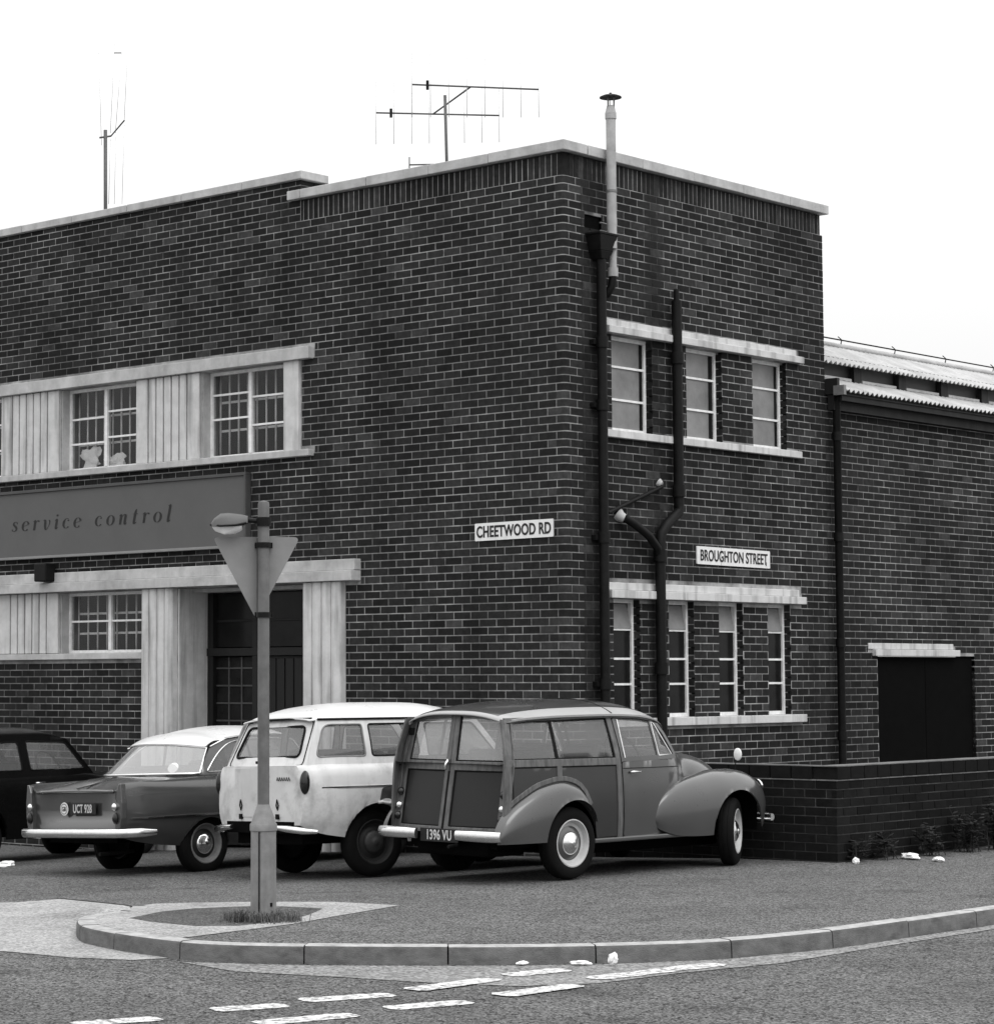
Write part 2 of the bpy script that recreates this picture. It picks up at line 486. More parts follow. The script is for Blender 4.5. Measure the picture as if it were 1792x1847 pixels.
# kerb line (top edge, seen from above) from the tip round the corner and up the side street
KL = [(-0.6, -6.03), (0.3, -6.30), (0.92, -6.53), (1.30, -6.85), (1.50, -7.45), (2.15, -8.03), (2.62, -8.22), (3.13, -8.32), (3.71, -8.30), (4.345, -7.94), (5.02, -7.41), (5.62, -6.80), (6.05, -6.10), (6.24, -5.2), (6.27, -4.3), (6.28, -3.0), (6.30, -1.0), (6.33, 4.0), (6.4, 12.0), (6.5, 40.0)]
KC = catmull(KL, 8)
ROADZ = -0.105
mb = MB()
xs = [-60, -40, -25, -16, -12, -9, -6.8, -5, -3, -1, 1, 3, 5, 8, 14, 25, 40, 60]
mb.grid([[(x, y, ROADZ - 0.006 + 0.038 * max(-8, min(0, x + 1.5))) for x in xs] for y in (-70, -40, -20, -12, -8, -4, 0, 8, 20, 40, 70)])
road = tag(mb.obj('road', ROADM, fix=False), 'worn grey chipping road with white dashes at the junction', 'road', kind='structure')
# pavement and forecourt: one raised sheet bounded by the kerb
def ground_sheet(name, outline, mtl, zoff, step, holes=()):
    mb = MB(); sheet(mb, outline, holes, lambda x, y: (x, y, ground_z(x, y) + zoff), step)
    return mb.obj(name, mtl, fix=True)
pav = [(p[0], p[1]) for p in KC] + [(-0.5, 40.0), (-20.0, 40.0), (-20.0, -4.9), (-9.0, -5.3), (-4.0, -5.55), (-1.2, -5.85)]
pavement = ground_sheet('pavement', pav, PAVE, 0.0, 0.8)
for p in pavement.data.polygons:
    if p.normal.z < 0: p.flip()
tag(pavement, 'dark speckled tarmac forecourt and footway inside the kerb', 'pavement', kind='structure')
# pale crossing at the left, sinking to the road
AE = [(-20, -4.9), (-9.0, -5.3), (-4.0, -5.55), (-1.2, -5.85), (0.35, -6.30), (0.9, -6.55), (1.3, -6.85)]
def apron_z(x, y):
    ye = float(np.interp(x, [p[0] for p in AE], [p[1] for p in AE]))
    t = max(0.0, min(1.0, (y - (ye - 1.1)) / 1.1)); t = t * t * (3 - 2 * t)
    base = ROADZ - 0.002 + 0.038 * max(-8, min(0, x + 1.5))
    k = max(0.0, min(1.0, (1.30 - x) / 0.4))
    return base + (ground_z(x) - 0.006 - base) * t * k
mb = MB()
sheet(mb, [(-20, -4.5), (-9.0, -4.9), (-4.0, -5.2), (-1.2, -5.5), (0.35, -5.9), (1.2, -6.3), (1.5, -6.8), (1.65, -7.35), (2.25, -7.95), (2.9, -8.30), (3.4, -8.40), (3.3, -8.62), (2.9, -8.78), (2.3, -8.83), (0.5, -9.3), (-6, -10.5), (-20, -12)], [],
      lambda x, y: (x, y, apron_z(x, y)), 0.25)
o = mb.obj('concrete_crossing', PALE, fix=True)
tag(o, 'pale concrete vehicle crossing beside the rounded kerb tip', 'crossing', kind='structure')
# pale band round the dark patch at the foot of the sign post
def inset(off):
    out = []
    for k in range(1, len(KC) - 1):
        p = Vector(KC[k]); t = (Vector(KC[k + 1]) - Vector(KC[k - 1])).normalized(); q = p + Vector((-t.y, t.x)) * off
        if 0.93 <= p.x and p.y < -6.5 and p.x < 3.60 and k < 60: out.append((q.x, q.y))
    return out
band_o = inset(0.083) + [(3.25, -7.12), (3.10, -6.55), (2.877, -5.63), (2.3, -5.75), (1.62, -5.95), (1.15, -6.20), (0.97, -6.35)]
band_i = [(2.0, -7.50), (1.72, -6.95), (1.72, -6.62), (1.99, -6.30), (2.62, -6.18), (2.72, -6.32), (2.9, -6.62), (3.04, -6.95), (3.07, -7.45), (2.86, -7.66), (2.4, -7.66)]
o = ground_sheet('concrete_paving', band_o, PALE, 0.004, 0.3, [band_i])
tag(o, 'pale concrete paving band ringing the foot of the sign post', 'paving', kind='structure')
o = ground_sheet('tarmac_patch', band_i, PATCH, 0.003, 0.3)
tag(o, 'dark tarmac patch with tufts round the sign post', 'patch', kind='structure')
# kerbstones
kerb = empty('kerb', label='rounded concrete kerb of separate stones along the street corner', cat='kerb', kind='structure')
def kerb_pts():
    d, acc, last = [0.0], 0.0, KC[0]
    for p in KC[1:]:
        acc += math.hypot(p[0] - last[0], p[1] - last[1]); d.append(acc); last = p
    return d
KD = kerb_pts()
def kat(s):
    x = float(np.interp(s, KD, [p[0] for p in KC])); y = float(np.interp(s, KD, [p[1] for p in KC]))
    x2 = float(np.interp(s + 0.02, KD, [p[0] for p in KC])); y2 = float(np.interp(s + 0.02, KD, [p[1] for p in KC]))
    t = Vector((x2 - x, y2 - y)); t.normalize()
    return Vector((x, y)), Vector((t.y, -t.x))     # point, outward (road side)
s, i = 0.0, 0
lens = [0.9, 0.9, 0.45, 0.45, 0.46, 0.5, 0.62, 0.72, 0.84, 0.9, 0.92]
while s < 22:
    L = lens[i] if i < len(lens) else 0.915
    rows = []
    dz = random.uniform(-0.004, 0.004)
    a0, a1 = s + 0.005, s + L - 0.005
    for k in range(6):
        p, nrm = kat(a0 + (a1 - a0) * k / 5)
        def q(off, z): return (p.x + nrm.x * off, p.y + nrm.y * off, z + dz + ground_z(p.x))
        rows.append([q(-0.085, -0.3), q(-0.085, 0.006), q(0.018, 0.006), q(0.032, 0.0), q(0.040, -0.014), q(0.052, -0.3), q(-0.085, -0.3)])
    mb = MB(); mb.grid(rows)
    for e in (rows[0], rows[-1]): mb.add(e[:6], [(0, 1, 2, 3, 4, 5)])
    if i < 2:
        s += L; i += 1
        continue          # flush where the crossing meets the forecourt
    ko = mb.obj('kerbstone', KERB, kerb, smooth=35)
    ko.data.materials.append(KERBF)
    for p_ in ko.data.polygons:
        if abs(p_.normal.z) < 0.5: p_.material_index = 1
    s += L; i += 1
# paler worn strip of road along the kerb, wider at the junction
edge = [(3.62, -8.50), (4.38, -8.10), (5.06, -7.55), (5.68, -6.93), (6.13, -6.18), (6.33, -5.2), (6.36, -3), (6.42, 4), (6.6, 20)]
outer = [(6.75, 20), (6.56, 4), (6.5, -3), (6.50, -5.1), (6.52, -6.1), (6.35, -6.9), (6.28, -7.65), (6.02, -8.05), (5.55, -8.25), (4.9, -8.42), (4.25, -8.62)]
mb = MB(); sheet(mb, edge + outer, [], lambda x, y: (x, y, ROADZ - 0.002), 0.5)
o = mb.obj('road_channel', CHAN, fix=True)
tag(o, 'paler worn strip of road along the foot of the kerb', 'road edge', kind='structure')
def dash(a, b, w, dz=0.002):
    a, b = Vector(a), Vector(b); d = b - a; nn = Vector((-d.y, d.x)).normalized()
    N = 14; top, bot = [], []
    for k in range(N + 1):
        p = a + d * k / N
        e = w * (0.5 + 0.03 * math.sin(k * 2.1 + a.x * 9) + random.uniform(-.035, .035))
        if k in (0, N): e *= 0.6
        top.append((p.x + nn.x * e, p.y + nn.y * e, ROADZ + dz)); bot.append((p.x - nn.x * e, p.y - nn.y * e, ROADZ + dz))
    mb = MB(); mb.grid([top, bot]); mb.obj('road_marking', PAINT_RD, road)
for k, (a, b) in enumerate([((5.27, -10.77), (5.44, -10.32)), ((5.41, -9.91), (5.57, -9.51)), ((5.5, -9.32), (5.71, -8.8)), ((5.67, -8.6), (5.7, -7.89)), ((5.96, -10.12), (6.12, -9.54)), ((6.08, -9.25), (6.24, -8.75)), ((6.21, -8.46), (6.25, -7.8)), ((6.13, -7.52), (6.27, -6.39)), ((5.65, -7.72), (5.72, -7.25))]):
    dash(a, b, 0.185, -0.002 if k in (0, 1, 2, 4, 5) else 0.002)

# ------------------------------------------------------------------ brickwork
CH, BL, ZS = 0.0808, 0.229, 6.7124          # course height, stretcher with joint, level of the top full course
JT = 0.0112
def tone_rand():
    q = random.random()
    if q < 0.10: return random.uniform(1.6, 2.5)
    if q < 0.42: return random.uniform(1.05, 1.5)
    return random.uniform(0.65, 1.05)
BRICKV = []
for k in range(16):
    mb = MB(); b = 0.004
    x, z = (BL - JT) / 2, (CH - JT) / 2
    mb.box(-x, x, -0.05, 0.0, -z, z, tone=tone_rand())
    BRICKV.append(mb.mesh('brick', BRICK))

def cut(u0, u1, blocks):
    seg = [(u0, u1)]
    for (a, b) in blocks:
        nx = []
        for (p, q) in seg:
            if b <= p or a >= q: nx.append((p, q)); continue
            if a > p: nx.append((p, a))
            if b < q: nx.append((b, q))
        seg = nx
    return [(p, q) for p, q in seg if q - p > 0.012]

def lay(mp, rows, u_range, holes, offs, wall_parent, singles=0, single_rule=None, rot=0.0, dmb=None):
    """lay stretcher courses; mp(u,z,d)->xyz; the biggest `singles` become brick objects, the rest one joined part"""
    rest, full = (dmb or MB()), []
    for n in rows:
        zt, zb = ZS - n * CH - JT / 2, ZS - (n + 1) * CH + JT / 2
        zc = (zt + zb) / 2
        ur = u_range(zc) if callable(u_range) else u_range
        blk = [(a, b) for (a, b, c, d) in holes if c < zc < d]
        k = -2
        off = offs[n % 2]
        while True:
            a, b = off + (k - 1) * BL + JT / 2, off + k * BL - JT / 2
            k += 1
            if a > ur[1]: break
            a, b = max(a, ur[0]), min(b, ur[1])
            if b - a < 0.012: continue
            for (p, q) in cut(a, b, blk):
                dd = random.uniform(-0.0012, 0.0018)
                if abs((q - p) - (BL - JT)) < 1e-4: full.append((p, q, zb, zt, dd))
                else: addb(rest, mp, p, q, zb, zt, dd, tone_rand())
    if singles:
        full.sort(key=single_rule)
        for (p, q, zb, zt, dd) in full[:singles]:
            o = link('brick', random.choice(BRICKV), wall_parent)
            o.location = mp((p + q) / 2, (zb + zt) / 2, dd)
            o.rotation_euler = (0, 0, rot)
        full = full[singles:]
    for (p, q, zb, zt, dd) in full: addb(rest, mp, p, q, zb, zt, dd, tone_rand())
    if dmb is None:
        tag(rest.obj('brickwork', BRICK, wall_parent, fix=True), kind='stuff')
    return rest

def addb(mb, mp, p, q, zb, zt, dd, tone, depth=0.05):
    vs = [mp(u, z, d) for (u, z, d) in ((p, zb, dd), (q, zb, dd), (q, zt, dd), (p, zt, dd), (p, zb, -depth), (q, zb, -depth), (q, zt, -depth), (p, zt, -depth))]
    mb.add(vs, [(0, 1, 2, 3), (5, 4, 7, 6), (1, 5, 6, 2), (4, 0, 3, 7), (3, 2, 6, 7), (4, 5, 1, 0)], tone)

def core(mp, u0, u1, z0, zt, holes, d0, d1, mb):
    us = sorted(set([u0, u1] + [v for h in holes for v in h[:2] if u0 < v < u1]))
    zs = sorted(set([z0, zt] + [v for h in holes for v in h[2:4] if z0 < v < zt]))
    for za, zb in zip(zs, zs[1:]):
        run = None
        for ua, ub in zip(us, us[1:]):
            c = ((ua + ub) / 2, (za + zb) / 2)
            solid = not any(h[0] < c[0] < h[1] and h[2] < c[1] < h[3] for h in holes)
            if solid: run = (run[0], ub) if run else (ua, ub)
            if (not solid or ub == us[-1]) and run:
                a, b = mp(run[0], za, d0), mp(run[1], zb, d1)
                mb.box(a[0], b[0], a[1], b[1], a[2], b[2]); run = None

def mL(u, z, d): return (-u, -d, z)       # front wall: faces -Y, u runs away from the corner
def mR(u, z, d): return (d, u, z)         # side wall: faces +X

office = empty('office_building', label='two storey sooty brick office with concrete window bands and flat parapet', cat='building')
UL = 11.8
HL = [  # front wall openings (u0,u1,z0,z1)
    (3.94, 5.28, 4.17, 5.16), (6.39, 7.76, 4.17, 5.16), (8.89, 10.25, 4.17, 5.16),
    (6.22, 7.75, 1.98, 2.70), (8.90, 10.3, 1.98, 2.70),
    (3.60, 5.68, -0.5, 2.70)]
HR = [(0.765, 1.46, 4.185, 5.17), (2.06, 2.72, 4.185, 5.17), (3.30, 3.96, 4.185, 5.17),
      (0.755, 1.20, 1.255, 2.47), (1.70, 2.15, 1.255, 2.47), (2.60, 3.05, 1.255, 2.47), (3.53, 3.97, 1.255, 2.47),
      (0.34, 0.62, 6.2, 6.36)]
wallL = link('wall', None, office)
mb = MB()
core(mL, 0.06, UL, -0.6, ZS, HL, -0.003, -0.28, mb)
core(mL, 0.06, 3.70, ZS, 6.94, [], -0.0145, -0.28, mb)
core(mL, 3.70, UL, ZS, 6.94, [], -0.003, -0.28, mb)
core(mL, 3.70, UL, 6.94, 7.165, [], -0.003, -0.30, mb)
# rounded arris post
def arris(r, cx, back): return [(-back, cx), (-cx - r * 0 - 0.06, cx)] 
arc = [(-0.05 + 0.047 * math.sin(a), 0.05 - 0.047 * math.cos(a)) for a in [i * math.pi / 2 / 6 for i in range(7)]]
mb.prism([(-0.06, 0.003)] + arc + [(-0.003, 0.06), (-0.003, 0.28), (-0.06, 0.28)], -0.6, ZS)
mb.prism([(-0.06, 0.02), (-0.02, 0.06), (-0.02, 0.28), (-0.06, 0.28)], ZS, 6.94)
bpy.data.objects.remove(wallL)
wallL = tag(mb.obj('wall', MORTAR, office), 'front brick wall with the entrance and fascia board')
mb = MB()
core(mR, 0.28, 4.75, -0.6, ZS, HR, -0.003, -0.28, mb)
core(mR, 0.28, 4.72, ZS, 6.94, [], -0.0145, -0.28, mb)
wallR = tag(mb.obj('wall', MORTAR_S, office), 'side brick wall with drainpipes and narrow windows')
def cover(h, x=0.0): return [(a - x, b + x, c, d) for a, b, c, d in h]
rowsL = range(-6, 88)
HLc = HL + [(3.48, 12.5, 5.165, 5.30), (3.48, 12.5, 4.09, 4.17), (2.80, 12.5, 2.70, 2.95), (5.66, 12.5, 1.90, 1.985), (3.68, 3.95, 4.17, 5.165), (5.27, 6.40, 4.17, 5.165), (7.75, 8.9, 4.17, 5.165), (7.74, 8.91, 1.985, 2.70), (3.02, 3.62, -.5, 2.70), (5.66, 6.24, -.5, 2.70), (10.2, 12.5, 4.17, 5.165), (10.2, 12.5, 1.985, 2.7)]
BRIGHT = MB()
lay(mL, range(-6, 88), lambda z: (0.112, UL) if z < ZS - 0.001 else (3.705, UL), HLc, (0.112, 0.112 + BL / 2), wallL, 300, lambda q: (0 if q[2] > 1.2 else 9) + q[0], 0.0)
# front bricks face -Y: box built with face at y=0 going to -0.05 must be turned
for o in wallL.children:
    if o.name.startswith('brick') and not o.name.startswith('brickwork'): o.rotation_euler = (0, 0, math.pi)
HRc = HR + [(0.60, 4.22, 5.175, 5.33), (0.60, 4.18, 4.105, 4.185), (0.60, 4.2, 2.47, 2.635), (0.60, 4.19, 1.165, 1.255)]
rb = lay(mR, range(0, 88), lambda z: (0.0, 4.75), HRc, (0.20, 0.20 - BL / 2), wallR, 0, dmb=MB())
# corner (bullnose) bricks replace the first bit of each side course
keep_v, keep = MB(), None
rb2 = MB()
for k in range(len(rb.f) // 6):
    q = rb.f[k * 6:k * 6 + 6]
    ids = sorted(set(i for f in q for i in f))
    vs = [rb.v[i] for i in ids]
    if max(v[1] for v in vs) < 0.212: continue
    mp_ = {i: n for n, i in enumerate(ids)}
    rb2.add(vs, [tuple(mp_[i] for i in f) for f in q], rb.t[k * 6])
# brick reveals of the side windows
for (a, b, c, d) in HR[:7]:
    n = int((d - c) / CH)
    for k in range(n + 1):
        z0 = c + k * CH + 0.005; z1 = min(d, z0 + CH - JT)
        if z1 - z0 < 0.02: continue
        for e, w in ((a, 0.004), (b, -0.004)):
            rb2.box(-0.13, -0.004, e, e + w, z0, z1, tone=tone_rand())
tag(rb2.obj('brickwork', BRICK, wallR), kind='stuff')
cb = MB()
rad = 0.05
for n in range(0, 88):
    zt, zb = ZS - n * CH - JT / 2, ZS - (n + 1) * CH + JT / 2
    aL, bR = (0.112 - JT / 2, 0.20 - JT / 2) if n % 2 == 0 else (0.112 + BL / 2 - JT / 2, 0.20 - BL / 2 - JT / 2)
    arc = [(-rad + rad * math.sin(t), rad - rad * math.cos(t)) for t in [i * math.pi / 2 / 5 for i in range(6)]]
    poly = [(-aL, 0.0)] + arc + [(0.0, bR), (-0.05, bR), (-0.05, 0.05), (-aL, 0.05)]
    cb.prism(poly, zb, zt, tone=tone_rand())
tag(cb.obj('bullnose_corner', BRICK, office, smooth=30), 'rounded corner bricks')
# soldier courses under the coping
for nm, mp, u1, par in (('soldier_course', mL, 3.70, wallL), ('soldier_course', mR, 4.72, wallR)):
    mb = MB(); u = 0.085 if mp is mL else 0.11
    while u < u1:
        addb(mb, mp, u + 0.005, min(u1, u + 0.0762 - 0.006), ZS + 0.006, ZS + 0.232, -0.012 + random.uniform(-.001, .001), tone_rand() * 1.1); u += 0.0762
    tag(mb.obj(nm, BRICK, par), kind='stuff')
mb = MB(); mb.prism([(-0.083, 0.012)] + [(-0.05 + 0.038 * math.sin(t), 0.05 - 0.038 * math.cos(t)) for t in [i * math.pi / 2 / 5 for i in range(6)]] + [(-0.012, 0.106), (-0.1, 0.106)], ZS + 0.006, ZS + 0.232, tone=0.8)
mb.obj('corner_soldier', BRICK, office, smooth=30)
# back walls, roof, floors
mb = MB()
mb.box(-UL, -0.29, 4.5, 4.74, -0.6, 6.9); mb.box(-UL - 0.2, -UL, 0.0, 4.74, -0.6, 7.1)
mb.obj('inner_wall', DARKI, office)
mb = MB()
mb.box(-UL + 0.01, -0.29, 0.29, 4.49, 6.45, 6.6); mb.obj('roof', ROOFFELT, office)
mb = MB(); mb.box(-UL + 0.01, -0.29, 0.29, 4.49, 3.25, 3.5); mb.obj('floor_slab', DARKI, office)
mb = MB(); mb.box(-UL + 0.01, -3.66, 0.29, 0.42, 6.6, 7.16); mb.box(-0.285, -0.28 + 0.0, 0.3, 4.75, 6.6, 6.9); mb.obj('parapet_back', MORTAR_D, office)
# raised parapet end (brick) facing the corner
mb = MB()
for n in range(-6, -2):
    zt, zb = ZS - n * CH - JT / 2, ZS - (n + 1) * CH + JT / 2
    for (a, b) in ((0.0, 0.105), (0.115, 0.30)) if n % 2 else ((0.0, 0.20), (0.21, 0.30)):
        mb.box(-3.75, -3.69, a, b, max(zb, 6.95), min(zt, 7.165), tone=tone_rand())
mb.obj('parapet_end', BRICK, office)
# coping stones
def coping(par, mp, u0, u1, z0, z1, d0, d1, lens):
    u, k = u0, 0
    while u < u1 - 0.02:
        e = min(u1, u + lens[k % len(lens)])
        a, b = mp(u + 0.003, z0, d0), mp(e - 0.003, z1, d1)
        box('coping_stone', CONC2, par, a[0], b[0], a[1], b[1], a[2] + random.uniform(-.002, .002), b[2] + random.uniform(-.003, .003), bevel=0.008)
        u = e; k += 1
coping(wallL, mL, -0.06, 3.86, ZS + 0.242, ZS + 0.345, 0.06, -0.33, [1.0, 0.82, 0.9])
coping(wallR, mR, 0.34, 4.81, ZS + 0.242, ZS + 0.345, 0.06, -0.33, [0.92])
coping(wallL, mL, 3.63, UL, 7.175, 7.265, 0.06, -0.38, [0.95, 1.0])
# concrete bands of the front wall
def slab(name, mp, u0, u1, z0, z1, d0, d1, par, m_=CONC, bevel=0.006, label=None):
    a, b = mp(u0, z0, d0), mp(u1, z1, d1)
    o = box(name, m_, par, a[0], b[0], a[1], b[1], a[2], b[2], bevel=bevel)
    if label: tag(o, label)
    return o
slab('lintel', mL, 3.50, UL, 5.165, 5.30, 0.085, -0.2, wallL, CONC2)
slab('sill', mL, 3.50, UL, 4.095, 4.168, 0.085, -0.2, wallL, CONC2)
slab('canopy_upper', mL, 2.80, UL, 2.825, 2.945, 0.10, -0.2, wallL, CONC2)
slab('canopy_lower', mL, 2.805, UL, 2.712, 2.822, 0.15, -0.2, wallL, CONC2)
slab('sill', mL, 5.70, UL, 1.905, 1.975, 0.06, -0.2, wallL, CONC2)
slab('pier', mL, 3.70, 3.935, 4.171, 5.162, 0.035, -0.26, wallL)
def ribs(u0, u1, z0, z1, d=0.035):
    slab('rib_backing', mL, u0, u1, z0, z1, 0.004, -0.26, wallL, CONC2, 0)
    w = u1 - u0
    edges = [0.0, 0.20] + [0.20 + 0.60 * k / 5 for k in range(1, 6)] + [1.0]
    for a, b in zip(edges, edges[1:]):
        slab('concrete_rib', mL, u0 + a * w + 0.012, u0 + b * w - 0.012, z0 + 0.001, z1 - 0.001, d, 0.006, wallL, CONC, 0.010)
ribs(5.285, 6.385, 4.171, 5.162); ribs(7.765, 8.885, 4.171, 5.162); ribs(10.255, UL, 4.171, 5.162)
ribs(7.755, 8.895, 1.978, 2.709); ribs(10.305, UL, 1.978, 2.709)
# fluted entrance columns
def fluted(u0, u1, zb, zt, n, d):
    slab('column_core', mL, u0, u1, zb, zt, d - 0.02, -0.27, wallL, CONC, 0.004)
    w = (u1 - u0) / n
    for k in range(n):
        a, b = u0 + k * w, u0 + (k + 1) * w
        mb = MB(); rows = []
        for i in range(9):
            t = i / 8
            uu = a + 0.006 + (w - 0.012) * t
            dd = d + 0.022 * math.sin(math.pi * t) - 0.012
            rows.append([mL(uu, zb + 0.002, dd), mL(uu, zt - 0.003, dd)])
        rows = [[mL(a + 0.006, zb + 0.002, d - 0.021), mL(a + 0.006, zt - 0.003, d - 0.021)]] + rows + [[mL(b - 0.006, zb + 0.002, d - 0.021), mL(b - 0.006, zt - 0.003, d - 0.021)]]
        mb.grid(rows); mb.obj('flute', CONC, wallL, smooth=50)
fluted(5.69, 6.215, -0.6, 2.708, 4, 0.09)
fluted(3.03, 3.595, -0.6, 2.708, 4, 0.09)
# entrance recess: concrete lining, dark screen with doors
slab('porch_lining', mL, 5.655, 5.685, -0.6, 2.70, -0.005, -0.62, wallL, CONC, 0)
slab('porch_lining', mL, 3.60, 3.625, -0.6, 2.70, -0.28, -0.62, wallL, CONC2, 0)
slab('porch_soffit', mL, 3.60, 5.66, 2.66, 2.70, -0.21, -0.62, wallL, CONC2, 0)
scr = tag(link('door_screen', None, office), 'dark timber entrance screen with side light and transom panes')
def pt(name, u0, u1, z0, z1, d0, d1, m_=DARKW): return slab(name, mL, u0, u1, z0, z1, d0, d1, scr, m_, 0.004)
gz = -0.22
pt('post', 5.56, 5.65, gz, 2.66, -0.44, -0.54); pt('post', 4.82, 4.90, gz, 2.66, -0.43, -0.54); pt('post', 3.63, 3.72, gz, 2.66, -0.44, -0.54)
pt('transom', 3.63, 5.65, 1.93, 2.02, -0.425, -0.55, STEELG if False else DARKW)
pt('door', 3.73, 4.81, gz, 1.925, -0.48, -0.52)
for u in np.linspace(3.78, 4.76, 8): pt('door_board', u - 0.058, u + 0.058, gz + 0.02, 1.90, -0.468, -0.479)
pt('pane', 4.91, 5.55, 2.03, 2.65, -0.50, -0.51, DKGL); pt('pane', 3.73, 4.81, 2.03, 2.65, -0.50, -0.51, DKGL)
pt('glazing_bar', 4.91, 5.55, 2.32, 2.345, -0.485, -0.515); pt('glazing_bar', 3.73, 4.81, 2.32, 2.345, -0.485, -0.515)
pt('pane', 4.91, 5.55, gz, 1.92, -0.50, -0.51, PEBBLE)
for z in np.arange(gz + 0.2, 1.9, 0.2): pt('glazing_bar', 4.91, 5.55, z, z + 0.02, -0.485, -0.515, SIGNF)
for u in (5.13, 5.34): pt('glazing_bar', u - 0.01, u + 0.01, gz, 1.92, -0.484, -0.516, SIGNF)

# ---- windows
def window(mp, hole, d, par, name='window', label=None, mull=True, bars=True, hopper=0, rails=(), pane=GLASS, fw=0.035, tr=0.0, opentop=False):
    a, b, c, e = hole
    w = link(name, None, par)
    if label: tag(w, label)
    def s(nm, u0, u1, z0, z1, d0, d1, m_): return slab(nm, mp, u0, u1, z0, z1, d0, d1, w, m_, 0)
    s('frame', a, a + fw, c, e, d + 0.02, d - 0.03, WFRAME); s('frame', b - fw, b, c, e, d + 0.02, d - 0.03, WFRAME)
    s('frame', a + fw, b - fw, c, c + fw, d + 0.02, d - 0.03, WFRAME); s('frame', a + fw, b - fw, e - fw, e, d + 0.02, d - 0.03, WFRAME)
    cols = [(a + fw, b - fw)]
    if mull:
        mid = (a + b) / 2
        s('mullion', mid - 0.025, mid + 0.025, c + fw, e - fw, d + 0.028, d - 0.032, WFRAME)
        cols = [(a + fw, mid - 0.025), (mid + 0.025, b - fw)]
    for k, (p, q) in enumerate(cols):
        rl = rails[k] if rails and isinstance(rails[0], (list, tuple)) else rails
        for z in rl: s('glazing_bar', p, q, z - 0.011, z + 0.011, d + 0.012, d - 0.02, WFRAME)
        zz = [c + fw] + list(rl) + [e - fw]
        for z0, z1 in list(zip(zz, zz[1:]))[:-1 if opentop else None]: s('pane', p, q, z0 + 0.0005, z1 - 0.0005, d - 0.003, d - 0.007, pane)
    if bars:
        mbb = MB()
        nb = 9
        for i in range(nb):
            u = a + 0.06 + (b - a - 0.12) * i / (nb - 1)
            o = MB().tube([mp(u, c + 0.01, d - 0.085), mp(u, e - 0.01, d - 0.085)], 0.0115, 6).obj('security_bar', WFRAME, w, smooth=True)
        for z in (c + 0.33 * (e - c), c + 0.66 * (e - c)):
            s('bar_rail', a + 0.03, b - 0.03, z - 0.013, z + 0.013, d - 0.096, d - 0.104, WFRAME)
    return w
def lining(mp, hole, par, d0, m_):
    a, b, c, e = hole
    for (u0, u1) in ((a, a + 0.012), (b - 0.012, b)): slab('reveal', mp, u0, u1, c + .002, e - .002, -0.008, d0, par, m_, 0)
for i, h in enumerate(HL[:3]):
    lining(mL, h, wallL, -0.27, CONC2)
    h2 = (h[0] + 0.012, h[1] - 0.012, h[2], h[3])
    window(mL, h2, -0.14, office, label='white steel casement with inner security bars', rails=((4.52, 4.84), (4.62, 4.90)) if i != 1 else ((4.55, 4.86), (4.50, 4.80)))
for i, h in enumerate(HL[3:5]):
    lining(mL, h, wallL, -0.27, CONC2)
    window(mL, (h[0] + 0.012, h[1] - 0.012, h[2], h[3]), -0.14, office, label='low white steel casement with inner security bars', rails=((2.36,), (2.36,)))
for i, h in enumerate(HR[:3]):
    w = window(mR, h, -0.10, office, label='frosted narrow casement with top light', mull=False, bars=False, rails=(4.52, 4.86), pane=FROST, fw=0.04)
    for z0, z1 in ((4.23, 4.505), (4.535, 4.845), (4.875, 5.125)): slab('reveal_shade', mR, h[1] - 0.04 - 0.055 - 0.02 * (i % 2), h[1] - 0.041, z0, z1, -0.1005, -0.1025, w, DKGL, 0)  # dark slab stands in for the reveal's shade seen through the frosted pane
for i, h in enumerate(HR[3:7]):
    w = window(mR, h, -0.10, office, label='tall thin dark casement with open top light', mull=False, bars=False, rails=(1.60, 1.86, 2.16), pane=DKGL, fw=0.04, opentop=True)
    a, b, c, e = h      # tilted open top light
    Mx = Matrix.Translation(mR((a + b) / 2, 2.17, -0.085)) @ Matrix.Rotation(R(-13), 4, 'Y')
    MB().box(-0.008, 0.008, -(b - a) / 2 + 0.05, (b - a) / 2 - 0.05, 0.0, 0.26, M=Mx).obj('top_light', FROST, w)
# side wall concrete
slab('lintel', mR, 0.62, 4.15, 5.255, 5.325, 0.02, -0.2, wallR); slab('lintel', mR, 0.64, 4.225, 5.176, 5.252, 0.075, -0.2, wallR)
slab('sill', mR, 0.62, 4.18, 4.107, 4.183, 0.06, -0.12, wallR)
slab('lintel', mR, 0.62, 4.13, 2.556, 2.632, 0.02, -0.2, wallR); slab('lintel', mR, 0.64, 4.20, 2.472, 2.553, 0.075, -0.2, wallR)
slab('sill', mR, 0.62, 4.19, 1.168, 1.253, 0.06, -0.12, wallR)

# bags and papers on the window ledge
def crumple(name, loc, size, m_, seed, flat=0.7, amp=1.0):
    bm = bmesh.new(); bmesh.ops.create_icosphere(bm, subdivisions=3, radius=1.0)
    for v in bm.verts:
        p = v.co.copy()
        k = 1 + amp * (0.45 * noise.noise(p * 1.7 + Vector((seed, 0, 0))) + 0.22 * noise.noise(p * 4.1 + Vector((0, seed, 0))))
        v.co = Vector((p.x * k * size[0], p.y * k * size[1], p.z * k * size[2]))
    lo = min(v.co.z for v in bm.verts)
    for v in bm.verts: v.co.z = max(v.co.z - lo * flat, 0) if v.co.z < lo * flat else v.co.z - lo * flat
    me = bpy.data.meshes.new(name); bm.to_mesh(me); bm.free(); me.materials.append(m_)
    me.polygons.foreach_set('use_smooth', [True] * len(me.polygons)); me.set_sharp_from_angle(angle=R(28))
    o = link(name, me); o.location = loc; return o
